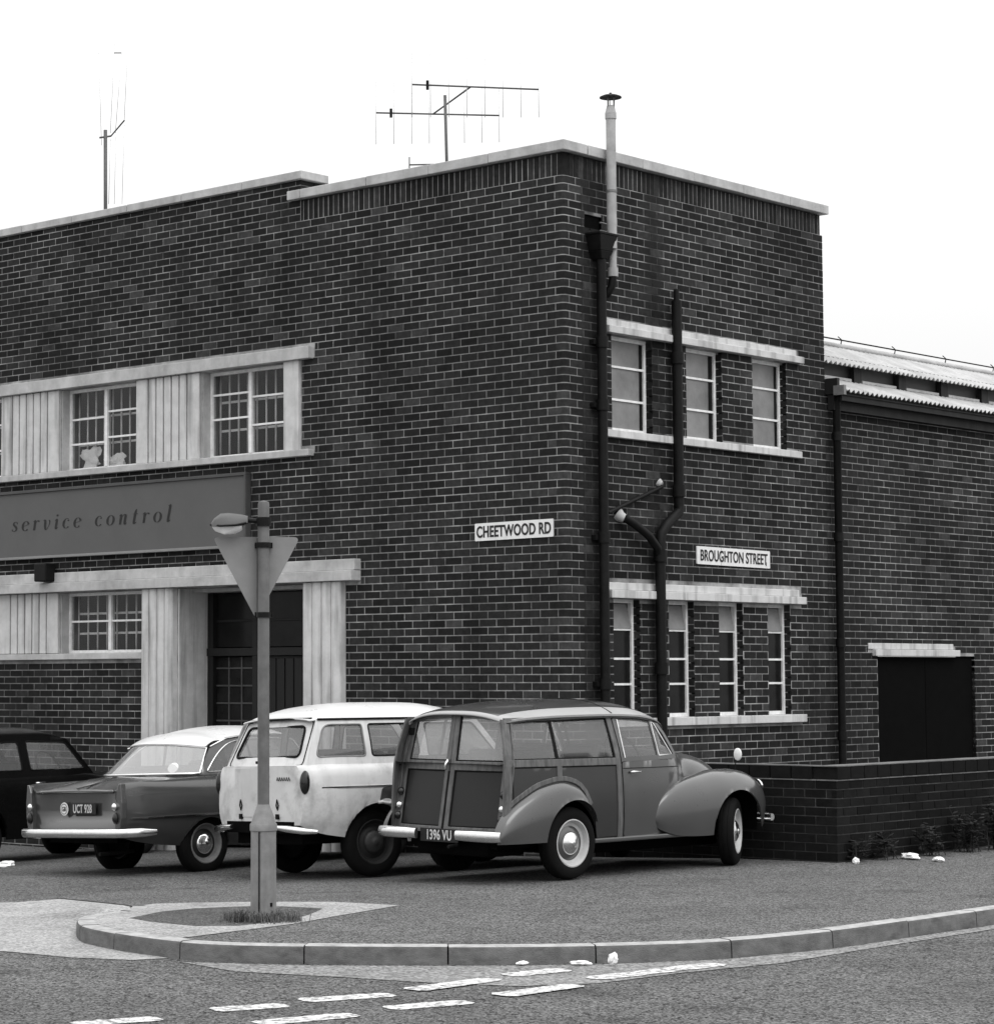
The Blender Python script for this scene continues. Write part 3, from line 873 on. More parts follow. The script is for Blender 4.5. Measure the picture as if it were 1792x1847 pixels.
tag(crumple('paper_bag', mL(7.42, 4.172, -0.180), (0.15, 0.022, 0.11), PAPER, 21.6, 0.95, 1.9), 'tall crumpled white bag behind the barred first floor window', 'bag', 'bags on the window ledge')
tag(crumple('paper_bag', mL(6.95, 4.172, -0.180), (0.15, 0.022, 0.07), PAPER, 33.4, 0.95, 1.9), 'low rounded pale bag behind the barred first floor window', 'bag', 'bags on the window ledge')

# ---- lettering
def font_mesh(txt, size, mtl, parent, name, M, sx=1.0, bold=0.0, extr=0.0015, spacing=1.0):
    cu = bpy.data.curves.new(name, 'FONT'); cu.body = txt; cu.size = size; cu.align_x = 'CENTER'; cu.align_y = 'CENTER'
    cu.offset = bold; cu.extrude = extr; cu.space_character = spacing
    ob = bpy.data.objects.new('tmp_text', cu); COL.objects.link(ob)
    dg = bpy.context.evaluated_depsgraph_get(); dg.update()
    me = bpy.data.meshes.new_from_object(ob.evaluated_get(dg))
    bpy.data.objects.remove(ob)
    for v in me.vertices: v.co.x *= sx
    bm = bmesh.new(); bm.from_mesh(me); bm.verts.ensure_lookup_table()
    bmesh.ops.remove_doubles(bm, verts=bm.verts, dist=1e-6); bm.verts.ensure_lookup_table()
    seen, k = set(), 0
    for v0 in bm.verts:                      # one object for each letter
        if v0.index in seen: continue
        stack, isl = [v0], []
        seen.add(v0.index)
        while stack:
            v = stack.pop(); isl.append(v)
            for e in v.link_edges:
                w = e.other_vert(v)
                if w.index not in seen: seen.add(w.index); stack.append(w)
        ids = {v.index: n for n, v in enumerate(isl)}
        fs = {f for v in isl for f in v.link_faces}
        if not fs: continue
        m2 = bpy.data.meshes.new('letter')
        m2.from_pydata([tuple(v.co) for v in isl], [], [tuple(ids[v.index] for v in f.verts) for f in fs])
        m2.materials.append(mtl)
        o = link('letter', m2, parent); o.matrix_local = M
    bm.free()
def frame_M(mp, u, z, d, up=True):
    """a frame whose x runs to the right along the wall as seen from the street"""
    p = Vector(mp(u, z, d))
    if mp is mL: X, Z = Vector((1, 0, 0)), Vector((0, -1, 0))
    else: X, Z = Vector((0, 1, 0)), Vector((1, 0, 0))
    Y = Vector((0, 0, 1))
    M = Matrix.Identity(4)
    for i in range(3): M[i][0], M[i][1], M[i][2], M[i][3] = X[i], Y[i], Z[i], p[i]
    return M
# street plates
def plate(name, mp, u0, u1, z0, z1, txt, sx, size, label, tilt=0.0, bold=0.006):
    e = empty(name, label=label, cat='street sign', group='street name plates')
    e.matrix_world = frame_M(mp, (u0 + u1) / 2, (z0 + z1) / 2, 0.002) @ Matrix.Rotation(tilt, 4, 'Z')
    w, h = (u1 - u0) / 2, (z1 - z0) / 2
    mb = MB(); mb.prism(rounded([(-w, -h), (w, -h), (w, h), (-w, h)], 0.012, 3), 0.0, 0.014); mb.obj('sign_plate', WHITE, e)
    t = font_mesh(txt, size, BLACK, e, 'lettering', Matrix.Translation((0, -0.005, 0.0165)), sx, bold, spacing=1.03)
    return e
plate('street_sign', mL, 0.155, 1.18, 3.07, 3.25, 'CHEETWOOD RD', 0.74, 0.160, 'white street plate with black lettering beside the rounded brick corner', R(0.4), 0.004)
e = plate('street_sign', mR, 2.195, 3.565, 2.86, 3.05, 'BROUGHTON STREET', 0.755, 0.165, 'white street plate with longer black name above the narrow side windows', R(-0.4), 0.003)
mb = MB(); mb.box(0.60, 0.612, -0.07, -0.045, 0.0165, 0.018); mb.box(0.606, 0.612, -0.045, -0.03, 0.0165, 0.018); mb.obj('small_mark', BLACK, e)
mb = MB(); mb.box(-0.245, -0.242, -0.094, 0.094, 0.0142, 0.0148); mb.obj('joint', SIGNF, e)
# fascia board with serif italic lettering
fb = empty('fascia_board', label='long grey fascia board lettered in slanted serifs above the entrance', cat='signboard')
fu0, fu1, fz0, fz1 = 4.50, UL, 3.16, 3.935
def fs(nm, u0, u1, z0, z1, d0, d1, m_): return slab(nm, mL, u0, u1, z0, z1, d0, d1, fb, m_, 0.003)
fs('board', fu0, fu1, fz0, fz1, 0.07, 0.01, SIGNB)
fs('moulding', fu0 - 0.03, fu1, fz1, fz1 + 0.035, 0.095, 0.008, SIGNF); fs('moulding', fu0 - 0.03, fu1, fz0 - 0.03, fz0, 0.095, 0.008, SIGNBK)
fs('moulding', fu0 - 0.03, fu0, fz0, fz1, 0.095, 0.008, SIGNF)
# each letter: strokes of (x,y,width) in x-height units
def arc_(cx, cy, rx, ry, a0, a1, n, thick, thin):
    out = []
    for i in range(n + 1):
        a = R(a0 + (a1 - a0) * i / n)
        out.append((cx + rx * math.cos(a), cy + ry * math.sin(a), thin + (thick - thin) * abs(math.cos(a)) ** 1.3))
    return out
TK, TN = 0.165, 0.035
GL = {
 'o': (0.62, [arc_(0.31, 0.5, 0.24, 0.48, 0, 360, 20, TK, TN)]),
 'c': (0.54, [arc_(0.30, 0.5, 0.24, 0.48, 62, 318, 16, TK, TN), [(0.41, 0.83, 0.13), (0.43, 0.78, 0.14), (0.42, 0.73, 0.10)]]),
 'e': (0.56, [arc_(0.30, 0.5, 0.24, 0.48, 20, 318, 18, TK, TN), [(0.08, 0.47, 0.035), (0.52, 0.63, 0.035)]]),
 's': (0.50, [[(0.42, 0.76, 0.09), (0.40, 0.90, 0.05), (0.28, 0.97, 0.04), (0.14, 0.90, 0.10), (0.12, 0.74, 0.14), (0.24, 0.57, 0.17), (0.36, 0.42, 0.17), (0.40, 0.24, 0.14), (0.34, 0.09, 0.09), (0.20, 0.02, 0.04), (0.08, 0.10, 0.06), (0.06, 0.24, 0.09)]]),
 'r': (0.50, [[(0.0, 0.88, TN), (0.12, 0.97, 0.09), (0.15, 0.90, TK), (0.15, 0.02, TK)], [(0.17, 0.62, TN), (0.28, 0.88, 0.05), (0.38, 0.97, 0.07), (0.45, 0.92, 0.13), (0.46, 0.84, 0.10)]]),
 'v': (0.58, [[(0.0, 0.90, TN), (0.10, 0.98, 0.10), (0.15, 0.85, TK), (0.17, 0.40, TK), (0.22, 0.10, 0.14), (0.28, 0.0, 0.05), (0.42, 0.20, 0.04), (0.52, 0.60, 0.05), (0.50, 0.88, 0.10), (0.44, 0.96, 0.06)]]),
 'i': (0.34, [[(0.02, 0.80, TN), (0.12, 0.97, 0.07), (0.17, 0.88, TK), (0.15, 0.14, TK), (0.20, 0.02, 0.07), (0.32, 0.16, TN)], [(0.17, 1.26, 0.12), (0.17, 1.38, 0.16), (0.17, 1.45, 0.10)]]),
 'n': (0.68, [[(0.0, 0.84, TN), (0.10, 0.97, 0.08), (0.14, 0.88, TK), (0.13, 0.02, TK)], [(0.15, 0.60, TN), (0.28, 0.88, 0.05), (0.40, 0.97, 0.08), (0.48, 0.85, TK), (0.47, 0.16, TK), (0.52, 0.02, 0.07), (0.64, 0.16, TN)]]),
 't': (0.42, [[(0.24, 1.42, 0.06), (0.19, 1.05, TK), (0.15, 0.18, TK), (0.20, 0.02, 0.08), (0.36, 0.16, TN)], [(0.0, 0.96, 0.05), (0.40, 0.96, 0.05)]]),
 'l': (0.36, [[(0.06, 1.52, 0.05), (0.17, 1.58, 0.08), (0.20, 1.48, TK), (0.15, 0.16, TK), (0.20, 0.02, 0.08), (0.34, 0.16, TN)]]),
 ' ': (0.46, [])}
def glyph_line(txt, u_left, z_base, xh, track, d):
    x = 0.0
    for ch in txt:
        adv, strokes = GL[ch]
        if strokes:
            mb = MB()
            for st in strokes:
                pts = catmull([(p[0], p[1], p[2]) for p in st], 4)
                rows = []
                for i, p in enumerate(pts):
                    a = pts[max(0, i - 1)]; b = pts[min(len(pts) - 1, i + 1)]
                    t = Vector((b[0] - a[0], b[1] - a[1])); t.normalize()
                    n = Vector((-t.y, t.x)); w = max(0.02, p[2]) / 2
                    row = []
                    for sg in (1, -1):
                        gx, gy = p[0] + n.x * w * sg, p[1] + n.y * w * sg
                        gx = x + gx * 1.9 + 0.19 * gy
                        row.append(mL(u_left - gx * xh, z_base + gy * xh, d + random.uniform(0, 0.0012)))
                    rows.append(row)
                mb.grid(rows)
            mb.obj('letter', BLACK, fb, fix=True)
        x += adv * 1.9 + track
glyph_line('service control', 8.61, 3.475, 0.120, 0.66, 0.0725)
# lamp box below the board
lb = empty('bulkhead_lamp', mL(7.86, 2.96, 0.16), label='small dark box lamp fixed over the canopy edge', cat='lamp')
MB().box(-0.11, 0.11, -0.08, 0.08, -0.12, 0.10).obj('housing', IRON, lb, bevel=0.015)
MB().box(-0.03, 0.03, 0.08, 0.16, -0.03, 0.03).obj('bracket', IRON, lb)

# ------------------------------------------------------------------ pipes on the side wall
def wpipe(name, label, parts, group='pipes on the side wall'):
    e = empty(name, label=label, cat='pipe', group=group)
    for (nm, pts, r, m_) in parts:
        MB().tube(pts, r, 14).obj(nm, m_, e, smooth=40)
    return e
def vp(u, z0, z1, d): return [mR(u, z0, d), mR(u, z1, d)]
box('outlet_shade', UNDER, wallR, -0.25, -0.02, 0.345, 0.615, 6.205, 6.355)  # black block added to paint the shade inside the wall hole
dp = wpipe('drainpipe', 'black cast iron downpipe with hopper head near the corner', [
    ('pipe', vp(0.50, 0.0, 5.92, 0.085), 0.050, IRON)] + [('collar', vp(0.50, z, z + 0.11, 0.085), 0.064, IRON) for z in (5.0, 4.36, 3.02, 1.55)])
mb = MB()
for z0, z1, a, b in ((5.98, 6.14, 0.10, 0.145), (5.90, 5.98, 0.06, 0.10), (6.14, 6.165, 0.155, 0.155)):
    vs = [(0.0, 0.50 - a, z0), (0.10 + a * 0.6, 0.50 - a, z0), (0.10 + a * 0.6, 0.50 + a, z0), (0.0, 0.50 + a, z0), (0.0, 0.50 - b, z1), (0.10 + b * 0.6, 0.50 - b, z1), (0.10 + b * 0.6, 0.50 + b, z1), (0.0, 0.50 + b, z1)]
    mb.add(vs, [(0, 3, 2, 1), (4, 5, 6, 7), (0, 1, 5, 4), (1, 2, 6, 5), (2, 3, 7, 6), (3, 0, 4, 7)])
mb.obj('hopper', IRON, dp, bevel=0.006)
for z in (5.0, 4.36, 3.02, 1.55): MB().box(0.0, 0.06, 0.40, 0.60, z + 0.03, z + 0.08).obj('bracket', IRON, dp)
fl = wpipe('flue_pipe', 'pale grey flue pipe rising above the parapet with a cowl', [
    ('pipe', vp(0.625, 6.02, 7.42, 0.13), 0.050, ASBEST), ('pipe', vp(0.66, 5.78, 6.02, 0.11), 0.040, ASBEST), ('collar', vp(0.66, 5.74, 5.83, 0.11), 0.054, ASBEST), ('collar', vp(0.625, 6.60, 6.625, 0.13), 0.056, STEELG),
    ('elbow', [mR(0.66, 5.74, 0.11), mR(0.65, 5.64, 0.10), mR(0.63, 5.56, 0.06), mR(0.61, 5.52, -0.02)], 0.040, IRON), ('collar', vp(0.625, 7.36, 7.42, 0.13), 0.058, ASBEST), ('neck', [mR(0.625, 7.42, 0.13), mR(0.625, 7.50, 0.13)], [0.058, 0.036], ASBEST)])
cx, cy, _ = mR(0.625, 0, 0.13)
mb = MB(); mb.lathe([(0.002, 0.05), (0.012, 0.048), (0.016, 0.030), (0.07, 0.022), (0.112, 0.004), (0.114, -0.006), (0.05, 0.004), (0.002, 0.006)], 24, Matrix.Translation((cx, cy, 7.585)))
mb.obj('cowl', IRON, fl, smooth=40)
for k in range(3):
    a = R(120 * k + 20)
    MB().box(-0.008, 0.008, -0.003, 0.003, 0, 0.14, M=Matrix.Translation((cx + 0.036 * math.cos(a), cy + 0.036 * math.sin(a), 7.455)) @ Matrix.Rotation(a, 4, 'Z')).obj('stay', STEELG, fl)
sp_ = wpipe('soil_pipe', 'black soil pipe stepping sideways between the windows', [
    ('pipe', [mR(1.78, 5.62, 0.09), mR(1.78, 3.47, 0.09), mR(1.77, 3.39, 0.09), mR(1.56, 3.25, 0.09), mR(1.46, 3.15, 0.09), mR(1.44, 3.0, 0.09), mR(1.44, 0.0, 0.09)], 0.054, IRON),
    ('vent_tip', vp(1.78, 5.62, 5.74, 0.09), 0.030, IRON)] + [('collar', vp(1.78, z, z + 0.12, 0.09), 0.070, IRON) for z in (4.95, 3.55)] + [('collar', vp(1.44, z, z + 0.12, 0.09), 0.072, IRON) for z in (2.86, 1.7)])
wpipe('waste_pipe', 'short black waste pipe with pale sealed end joining the soil pipe', [
    ('pipe', [mR(0.86, 3.30, -0.02), mR(0.88, 3.28, 0.08), mR(0.98, 3.23, 0.11), mR(1.22, 3.12, 0.11), mR(1.38, 3.0, 0.10), mR(1.43, 2.88, 0.09)], 0.043, IRON),
    ('seal', [mR(0.84, 3.33, -0.004), mR(0.86, 3.30, 0.03), mR(0.88, 3.28, 0.06)], [0.075, 0.055, 0.046], CONC2)])
wpipe('stay_rod', 'thin dark rod slanting up from the downpipe to a wall fixing', [
    ('rod', [mR(0.62, 3.33, 0.05), mR(1.56, 3.65, 0.04)], 0.020, IRON), ('seal', [mR(1.55, 3.69, -0.004), mR(1.56, 3.67, 0.03)], [0.05, 0.03], CONC2)])

# ------------------------------------------------------------------ roof aerials
def rod(e, nm, a, b, r, m_=ALUM): return MB().tube([a, b], r, 6).obj(nm, m_, e, smooth=True)
def loc(e, p): return tuple(Vector(p) - e.location)
ae = empty('tv_aerial', (-2.286, 0.864, 6.6), label='twin boom television aerial on a mast behind the front parapet', cat='aerial', group='roof aerials')
rod(ae, 'mast', (0, 0, 0), loc(ae, (-2.271, 0.80, 8.03)), 0.019)
ua, ub, la, lb_ = Vector((-2.232, 0.221, 8.041)), Vector((-1.448, 1.408, 8.066)), Vector((-3.272, 0.771, 7.99)), Vector((-2.477, 1.966, 8.034))
rod(ae, 'boom', loc(ae, ua), loc(ae, ub), 0.010); rod(ae, 'boom', loc(ae, la), loc(ae, lb_), 0.010)
rod(ae, 'cross_arm', loc(ae, ua.lerp(ub, 0.46)), loc(ae, la.lerp(lb_, 0.46)), 0.010)
for A, B in ((ua, ub), (la, lb_)):
    for k in range(8):
        t = k / 7.0
        p = A.lerp(B, t); h = 0.36 - 0.05 * t
        rod(ae, 'element', loc(ae, p - Vector((0, 0, h))), loc(ae, p + Vector((0, 0, h))), 0.0034, ALUML)
    p = A.lerp(B, 0.12); MB().tube([loc(ae, p - Vector((0, 0, .05))), loc(ae, p + Vector((0, 0, .05)))], 0.016, 8).obj('dipole_box', IRON, ae)
rod(ae, 'strut', loc(ae, (-2.6, 0.578, 7.16)), loc(ae, (-2.594, 0.573, 7.357)), 0.007); rod(ae, 'strut', loc(ae, (-2.6, 0.577, 7.272)), loc(ae, (-2.28, 0.86, 7.277)), 0.009)
a2 = empty('tv_aerial', (-7.66, 0.60, 6.6), label='tall mast aerial with long upright rods behind the raised parapet', cat='aerial', group='roof aerials')
rod(a2, 'mast', (0, 0, 0), loc(a2, (-7.589, 0.524, 8.419)), 0.023)
rod(a2, 'boom', loc(a2, (-7.65, 0.48, 8.324)), loc(a2, (-7.543, 0.574, 8.344)), 0.012); rod(a2, 'boom', loc(a2, (-7.543, 0.574, 8.344)), loc(a2, (-6.74, 0.085, 8.331)), 0.010)
for a, b in (((-7.635, 0.502, 8.229), (-7.597, 0.415, 9.4)), ((-7.546, 0.567, 8.378), (-7.445, 0.543, 9.502)), ((-7.276, 0.413, 8.312), (-7.168, 0.411, 9.283)), ((-6.74, 0.085, 8.344), (-6.653, 0.064, 9.303)), ((-6.742, 0.087, 8.298), (-6.814, 0.121, 7.334)), ((-7.55, 0.571, 8.31), (-7.609, 0.601, 7.507)), ((-7.273, 0.42, 8.278), (-7.333, 0.451, 7.449))):
    rod(a2, 'element', loc(a2, a), loc(a2, b), 0.0034, ALUML)
rod(a2, 'cross_bar', loc(a2, (-7.457, 0.546, 9.365)), loc(a2, (-7.392, 0.606, 9.365)), 0.007)

# ------------------------------------------------------------------ shed
shed = empty('shed_building', (0, 0, 0), label='long single storey brick shed with corrugated roof beyond the office', cat='building')
SU0, SU1 = 4.76, 16.0
HS = [(5.78, 8.02, -0.5, 1.91)]
mb = MB(); core(mR, SU0, SU1, -0.6, 4.86, HS, -0.0035, -0.26, mb)
wallS = mb.obj('wall', MORTAR, shed)
lay(mR, range(23, 88), (SU0 - 0.006, SU1), HS + [(5.57, 7.57, 1.91, 2.06)], (0.20 + BL * 0.3, 0.20 + BL * 0.8), wallS, 300, lambda q: (0 if q[2] > 0.9 else 30) + q[0], math.pi / 2 * 3)
slab('lintel', mR, 5.57, 7.50, 1.985, 2.055, 0.012, -0.2, wallS); slab('lintel', mR, 5.67, 7.60, 1.905, 1.982, 0.05, -0.2, wallS)
slab('door', mR, 5.785, 6.895, -0.4, 1.90, -0.035, -0.08, shed, UNDER)
slab('door', mR, 6.90, 8.015, -0.4, 1.90, -0.033, -0.08, shed, UNDER)
mb = MB()
for k in range(24):
    z0 = -0.2 + k * CH
    if z0 + CH > 1.9: break
    for e, w in ((5.78, 0.003), (8.02, -0.003)): mb.box(-0.032, -0.005, e, e + w, z0, z0 + CH - JT, tone=tone_rand())
tag(mb.obj('reveal_brickwork', BRICK, wallS), kind='stuff')
def corrug(name, u0, u1, xa, za, xb, zb, m_, pitch=0.10, amp=0.018):
    mb = MB(); rows = []
    n = int((u1 - u0) / pitch * 6)
    nx, nz = -(zb - za), (xb - xa); L = math.hypot(nx, nz); nx, nz = nx / L, nz / L
    if nz < 0: nx, nz = -nx, -nz
    for i in range(n + 1):
        u = u0 + (u1 - u0) * i / n
        o = amp * math.sin(2 * math.pi * (u - u0) / pitch)
        rows.append([(xa + nx * (o + 0), u, za + nz * o), (xb + nx * o, u, zb + nz * o), (xb + nx * (o + 0.008), u, zb + nz * (o + 0.008)), (xa + nx * (o + 0.008), u, za + nz * (o + 0.008)), (xa + nx * o, u, za + nz * o)])
    mb.grid(rows)
    return mb.obj(name, m_, shed, smooth=50)
u = SU0 + 0.06
k = 0
while u < SU1:            # overlapping sheets
    e = min(u + 1.0, SU1)
    corrug('roof_sheet', u, e + 0.05, 0.26, 4.905 + 0.002 * (k % 2), -0.24, 5.105 + 0.002 * (k % 2), ROOFSH)
    corrug('roof_sheet', u, e + 0.05, -0.10, 5.285 + 0.002 * (k % 2), -0.95, 5.66 + 0.002 * (k % 2), ROOFSH)
    corrug('roof_sheet', u, e + 0.05, -0.95, 5.66 + 0.002 * (k % 2), -4.5, 6.6, ROOFSH)
    box('vent_louvre', ROOFSH, shed, -0.27, -0.22, u + 0.10, u + 0.86, 5.125, 5.155)
    box('vent_post', DARKW, shed, -0.27, -0.21, u + 0.90, u + 1.06, 5.10, 5.30)
    u = e; k += 1
box('clerestory_board', SIGNF, shed, -0.34, -0.30, SU0 + 0.02, SU1, 4.88, 5.40)
box('eaves_board', DARKW, shed, 0.17, 0.20, SU0 + 0.03, SU1, 4.80, 4.905)
box('verge_fill', DARKW, shed, -0.29, 0.16, SU0 + 0.0, SU0 + 0.05, 4.88, 5.06)
box('fascia', DARKW, shed, 0.02, 0.10, SU0 + 0.02, SU1, 4.70, 4.88)
box('eaves_soffit', DARKW, shed, -0.26, 0.22, SU0 + 0.03, SU1, 4.862, 4.875)
box('verge_board', STEELG, shed, 0.12, 0.26, SU0 - 0.02, SU0 + 0.03, 4.86, 4.97)
MB().tube([(-0.95, SU0 + 0.05, 5.70), (-0.95, SU1, 5.70)], 0.03, 8).obj('ridge_roll', ROOFSH, shed, smooth=True)
MB().tube([(-0.93, SU0 + 0.05, 5.775), (-0.93, SU1, 5.775)], 0.009, 6).obj('ridge_cable', IRON, shed, smooth=True)
for k in range(9):
    MB().tube([(-0.95, SU0 + 0.6 + k * 1.25, 5.70), (-0.93, SU0 + 0.6 + k * 1.25, 5.78), (-0.93, SU0 + 0.52 + k * 1.25, 5.81)], 0.007, 6).obj('cable_hook', IRON, shed)
wpipe('drainpipe', 'thin black rainwater pipe in the angle between office and shed', [('pipe', [(0.09, 4.85, 0.0), (0.09, 4.85, 4.78), (0.14, 4.84, 4.86)], 0.045, IRON)] + [('collar', [(0.09, 4.85, z), (0.09, 4.85, z + 0.1)], 0.058, IRON) for z in (4.35, 3.2, 2.0, 0.95)])

# ------------------------------------------------------------------ low boundary wall
bw = empty('boundary_wall', (0, 0, 0), label='low dark brick wall with brick coping in front of the side windows', cat='wall')
WX = 3.09
def mW(u, z, d): return (WX + d, u - 0.02, z)
def mWe(u, z, d): return (WX - u, -0.02 - d, z)
mb = MB(); mb.box(WX - 0.23, WX - 0.006, -0.014, 16.0, -0.4, 0.745); mb.box(0.3, WX - 0.23, -0.014, 0.2, -0.4, 0.745)
bwall = mb.obj('wall', MORTAR_D, bw)
ZW = 0.735
def lay_w(mp, u1, offs, start):
    rest, full = MB(), []
    for n in range(0, 14):
        zt, zb = ZW - n * CH - JT / 2, ZW - (n + 1) * CH + JT / 2
        u = start; k = 0
        first = True
        while u < u1:
            e = u + (BL if not (first and n % 2) else BL / 2) - JT
            addb(rest, mp, u, min(e, u1), zb, zt, random.uniform(-.002, .002), random.uniform(0.28, 0.55)); u = e + JT; first = False
    tag(rest.obj('brickwork', BRICK, bwall), kind='stuff')
lay_w(mW, 16.0, 0, 0.0); lay_w(mWe, 2.75, 0, 0.003)
mb = MB()
def copw(mp, u1, u0):
    u = u0
    while u < u1:
        o = MB(); addb(o, mp, u + 0.003, u + 0.222, ZW + 0.008, 0.86 + random.uniform(-.003, .003), 0.012, 0.4, 0.25)
        o.obj('coping_brick', BRICK, bwall, bevel=0.006); u += 0.229
copw(mW, 16.0, 0.0); copw(mWe, 2.7, 0.25)
mb = MB(); mb.box(WX - 0.2, WX + 0.004, -0.022, 16, 0.855, 0.862); mb.obj('coping_bed', MORTAR_D, bwall)
JOINTM = mat('pale bed joint', 0.13, 0.95, 0.5, 5, spots=0.5, sscale=6, spotg=0.03)
box('bed_joint', JOINTM, bwall, WX - 0.2, WX + 0.006, -0.026, 16, ZW - 0.004, ZW + 0.007)
box('bed_joint', JOINTM, bwall, WX - 0.2, WX + 0.0145, -0.034, 16, 0.8585, 0.867)
box('bed_joint', JOINTM, bwall, 0.34, WX - 0.21, -0.034, 0.1, 0.8585, 0.867)
box('bed_joint', JOINTM, bwall, 0.34, WX - 0.21, -0.026, 0.1, ZW - 0.004, ZW + 0.007)

# ------------------------------------------------------------------ sign post
BX, BY = 2.884, -7.042
sg = empty('traffic_sign', (BX, BY, 0), math.atan2(cam_f.y, cam_f.x) - math.pi / 2, label='inverted triangle sign seen from behind on a grey lamp post', cat='traffic sign')
# local: x right as seen from the street, y away from the viewer
mb = MB(); mb.lathe([(0.092, -0.2), (0.090, 0.03), (0.088, 0.60), (0.090, 0.62), (0.092, 0.64), (0.090, 0.665), (0.084, 0.68), (0.072, 0.72), (0.052, 0.77), (0.045, 0.79), (0.043, 0.80)], 12)
mb.obj('base', POSTM, sg, smooth=40)
mb = MB(); mb.lathe([(0.0925, 0.615), (0.0955, 0.62), (0.0955, 0.66), (0.0915, 0.668)], 12); mb.obj('base_ring', POSTM, sg, smooth=30)
mb = MB(); mb.lathe([(0.0415, 0.78), (0.0405, 2.90), (0.036, 2.915), (0.001, 2.925)], 16); mb.obj('post', mat('dark grey post paint', 0.11, 0.6, 0.25, 10, streak=0.3), sg, smooth=40)
box('door_seam', IRON, sg, -0.030, -0.021, -0.0905, -0.075, 0.06, 0.615)
box('base_notch', IRON, sg, 0.050, 0.066, -0.0745, -0.055, 0.10, 0.125)
tri = rounded([(-0.31, 0.0), (0.31, 0.0), (0.0, -0.585)], [0.05, 0.05, 0.04], 5)
mb = MB(); Mt = Matrix.Translation((-0.055, 0.075, 2.672)) @ Matrix.Rotation(R(8), 4, 'Z') @ Matrix.Rotation(R(90), 4, 'X')
mb.prism(tri, 0.0, 0.004, M=Mt); mb.obj('sign_plate', SIGNBK, sg)
for z in (2.61, 2.12):
    mb = MB(); mb.lathe([(0.044, -0.018), (0.050, -0.018), (0.050, 0.018), (0.044, 0.018), (0.044, -0.018)], 16, Matrix.Translation((0, 0, z))); mb.obj('clamp', IRON, sg)
    box('clamp_bar', IRON, sg, -0.065, 0.06, 0.042, 0.068, z - 0.02, z + 0.02)
box('rail', SIGNF, sg, -0.05, -0.028, 0.04, 0.072, 2.14, 2.66)
# lantern on a short arm
mb = MB(); mb.tube([(-0.02, 0, 2.775), (-0.10, 0, 2.785), (-0.17, 0.0, 2.79)], 0.018, 8); mb.obj('lamp_arm', IRON, sg)
mb = MB(); mb.lathe([(0.044, -0.03), (0.053, -0.03), (0.053, 0.03), (0.044, 0.03), (0.044, -0.03)], 16, Matrix.Translation((0, 0, 2.775))); mb.obj('lamp_clamp', IRON, sg)
sec = []
for (x, w, zt, zb) in ((-0.11, 0.03, 2.815, 2.765), (-0.16, 0.055, 2.826, 2.745), (-0.24, 0.075, 2.835, 2.74), (-0.30, 0.075, 2.832, 2.738), (-0.345, 0.06, 2.80, 2.74), (-0.368, 0.03, 2.765, 2.742)):
    sec.append([(x, -w, zb), (x, -w * 0.9, (zb + zt) / 2 + 0.01), (x, -w * 0.4, zt), (x, w * 0.4, zt), (x, w * 0.9, (zb + zt) / 2 + 0.01), (x, w, zb)])
mb = MB(); mb.grid(sec); mb.obj('lantern_hood', SIGNB, sg, smooth=60)
sec2 = []
for (x, w, zt, zb) in ((-0.15, 0.045, 2.744, 2.72), (-0.20, 0.06, 2.739, 2.692), (-0.28, 0.065, 2.737, 2.688), (-0.34, 0.045, 2.739, 2.71), (-0.36, 0.025, 2.741, 2.735)):
    sec2.append([(x, -w, zt), (x, -w * 0.7, zb), (x, w * 0.7, zb), (x, w, zt)])
mb = MB(); mb.grid(sec2); mb.obj('lantern_bowl', WHITE, sg, smooth=60)
MB().tube([(-0.372, -0.02, 2.752), (-0.30, -0.078, 2.742), (-0.20, -0.078, 2.746), (-0.12, -0.035, 2.765)], 0.008, 6).obj('lantern_rim', IRON, sg)

# ------------------------------------------------------------------ vehicles (local axes: x right, y forward, z up, origin under the rear axle)
def bodyloft(st, ys, arches, sub=3, keep=0.42):
    K = len(st[0][1]); yk = [s[0] for s in st]
    cx = [pchip(yk, [s[1][k][0] for s in st], ys) for k in range(K)]
    cz = [pchip(yk, [s[1][k][1] for s in st], ys) for k in range(K)]
    rows = []
    for i, y in enumerate(ys):
        half = catmull([(cx[k][i], cz[k][i]) for k in range(K)], sub)
        za = -9
        for (yc, zc, rr) in arches:
            if abs(y - yc) < rr: za = max(za, zc + math.sqrt(rr * rr - (y - yc) ** 2))
        half = [(x, max(z, za) if x > keep else z) for x, z in half]
        rows.append([(x, y, z) for x, z in half] + [(-x, y, z) for x, z in half[-2::-1]])
    return rows

def dense(y0, y1, arches, n=40):
    ys = set(round(v, 4) for v in np.linspace(y0, y1, n))
    for (yc, zc, rr) in arches:
        for a in np.linspace(0, math.pi, 25): ys.add(round(yc - rr * math.cos(a) * 0.9999, 4))
    return sorted(v for v in ys if y0 <= v <= y1)

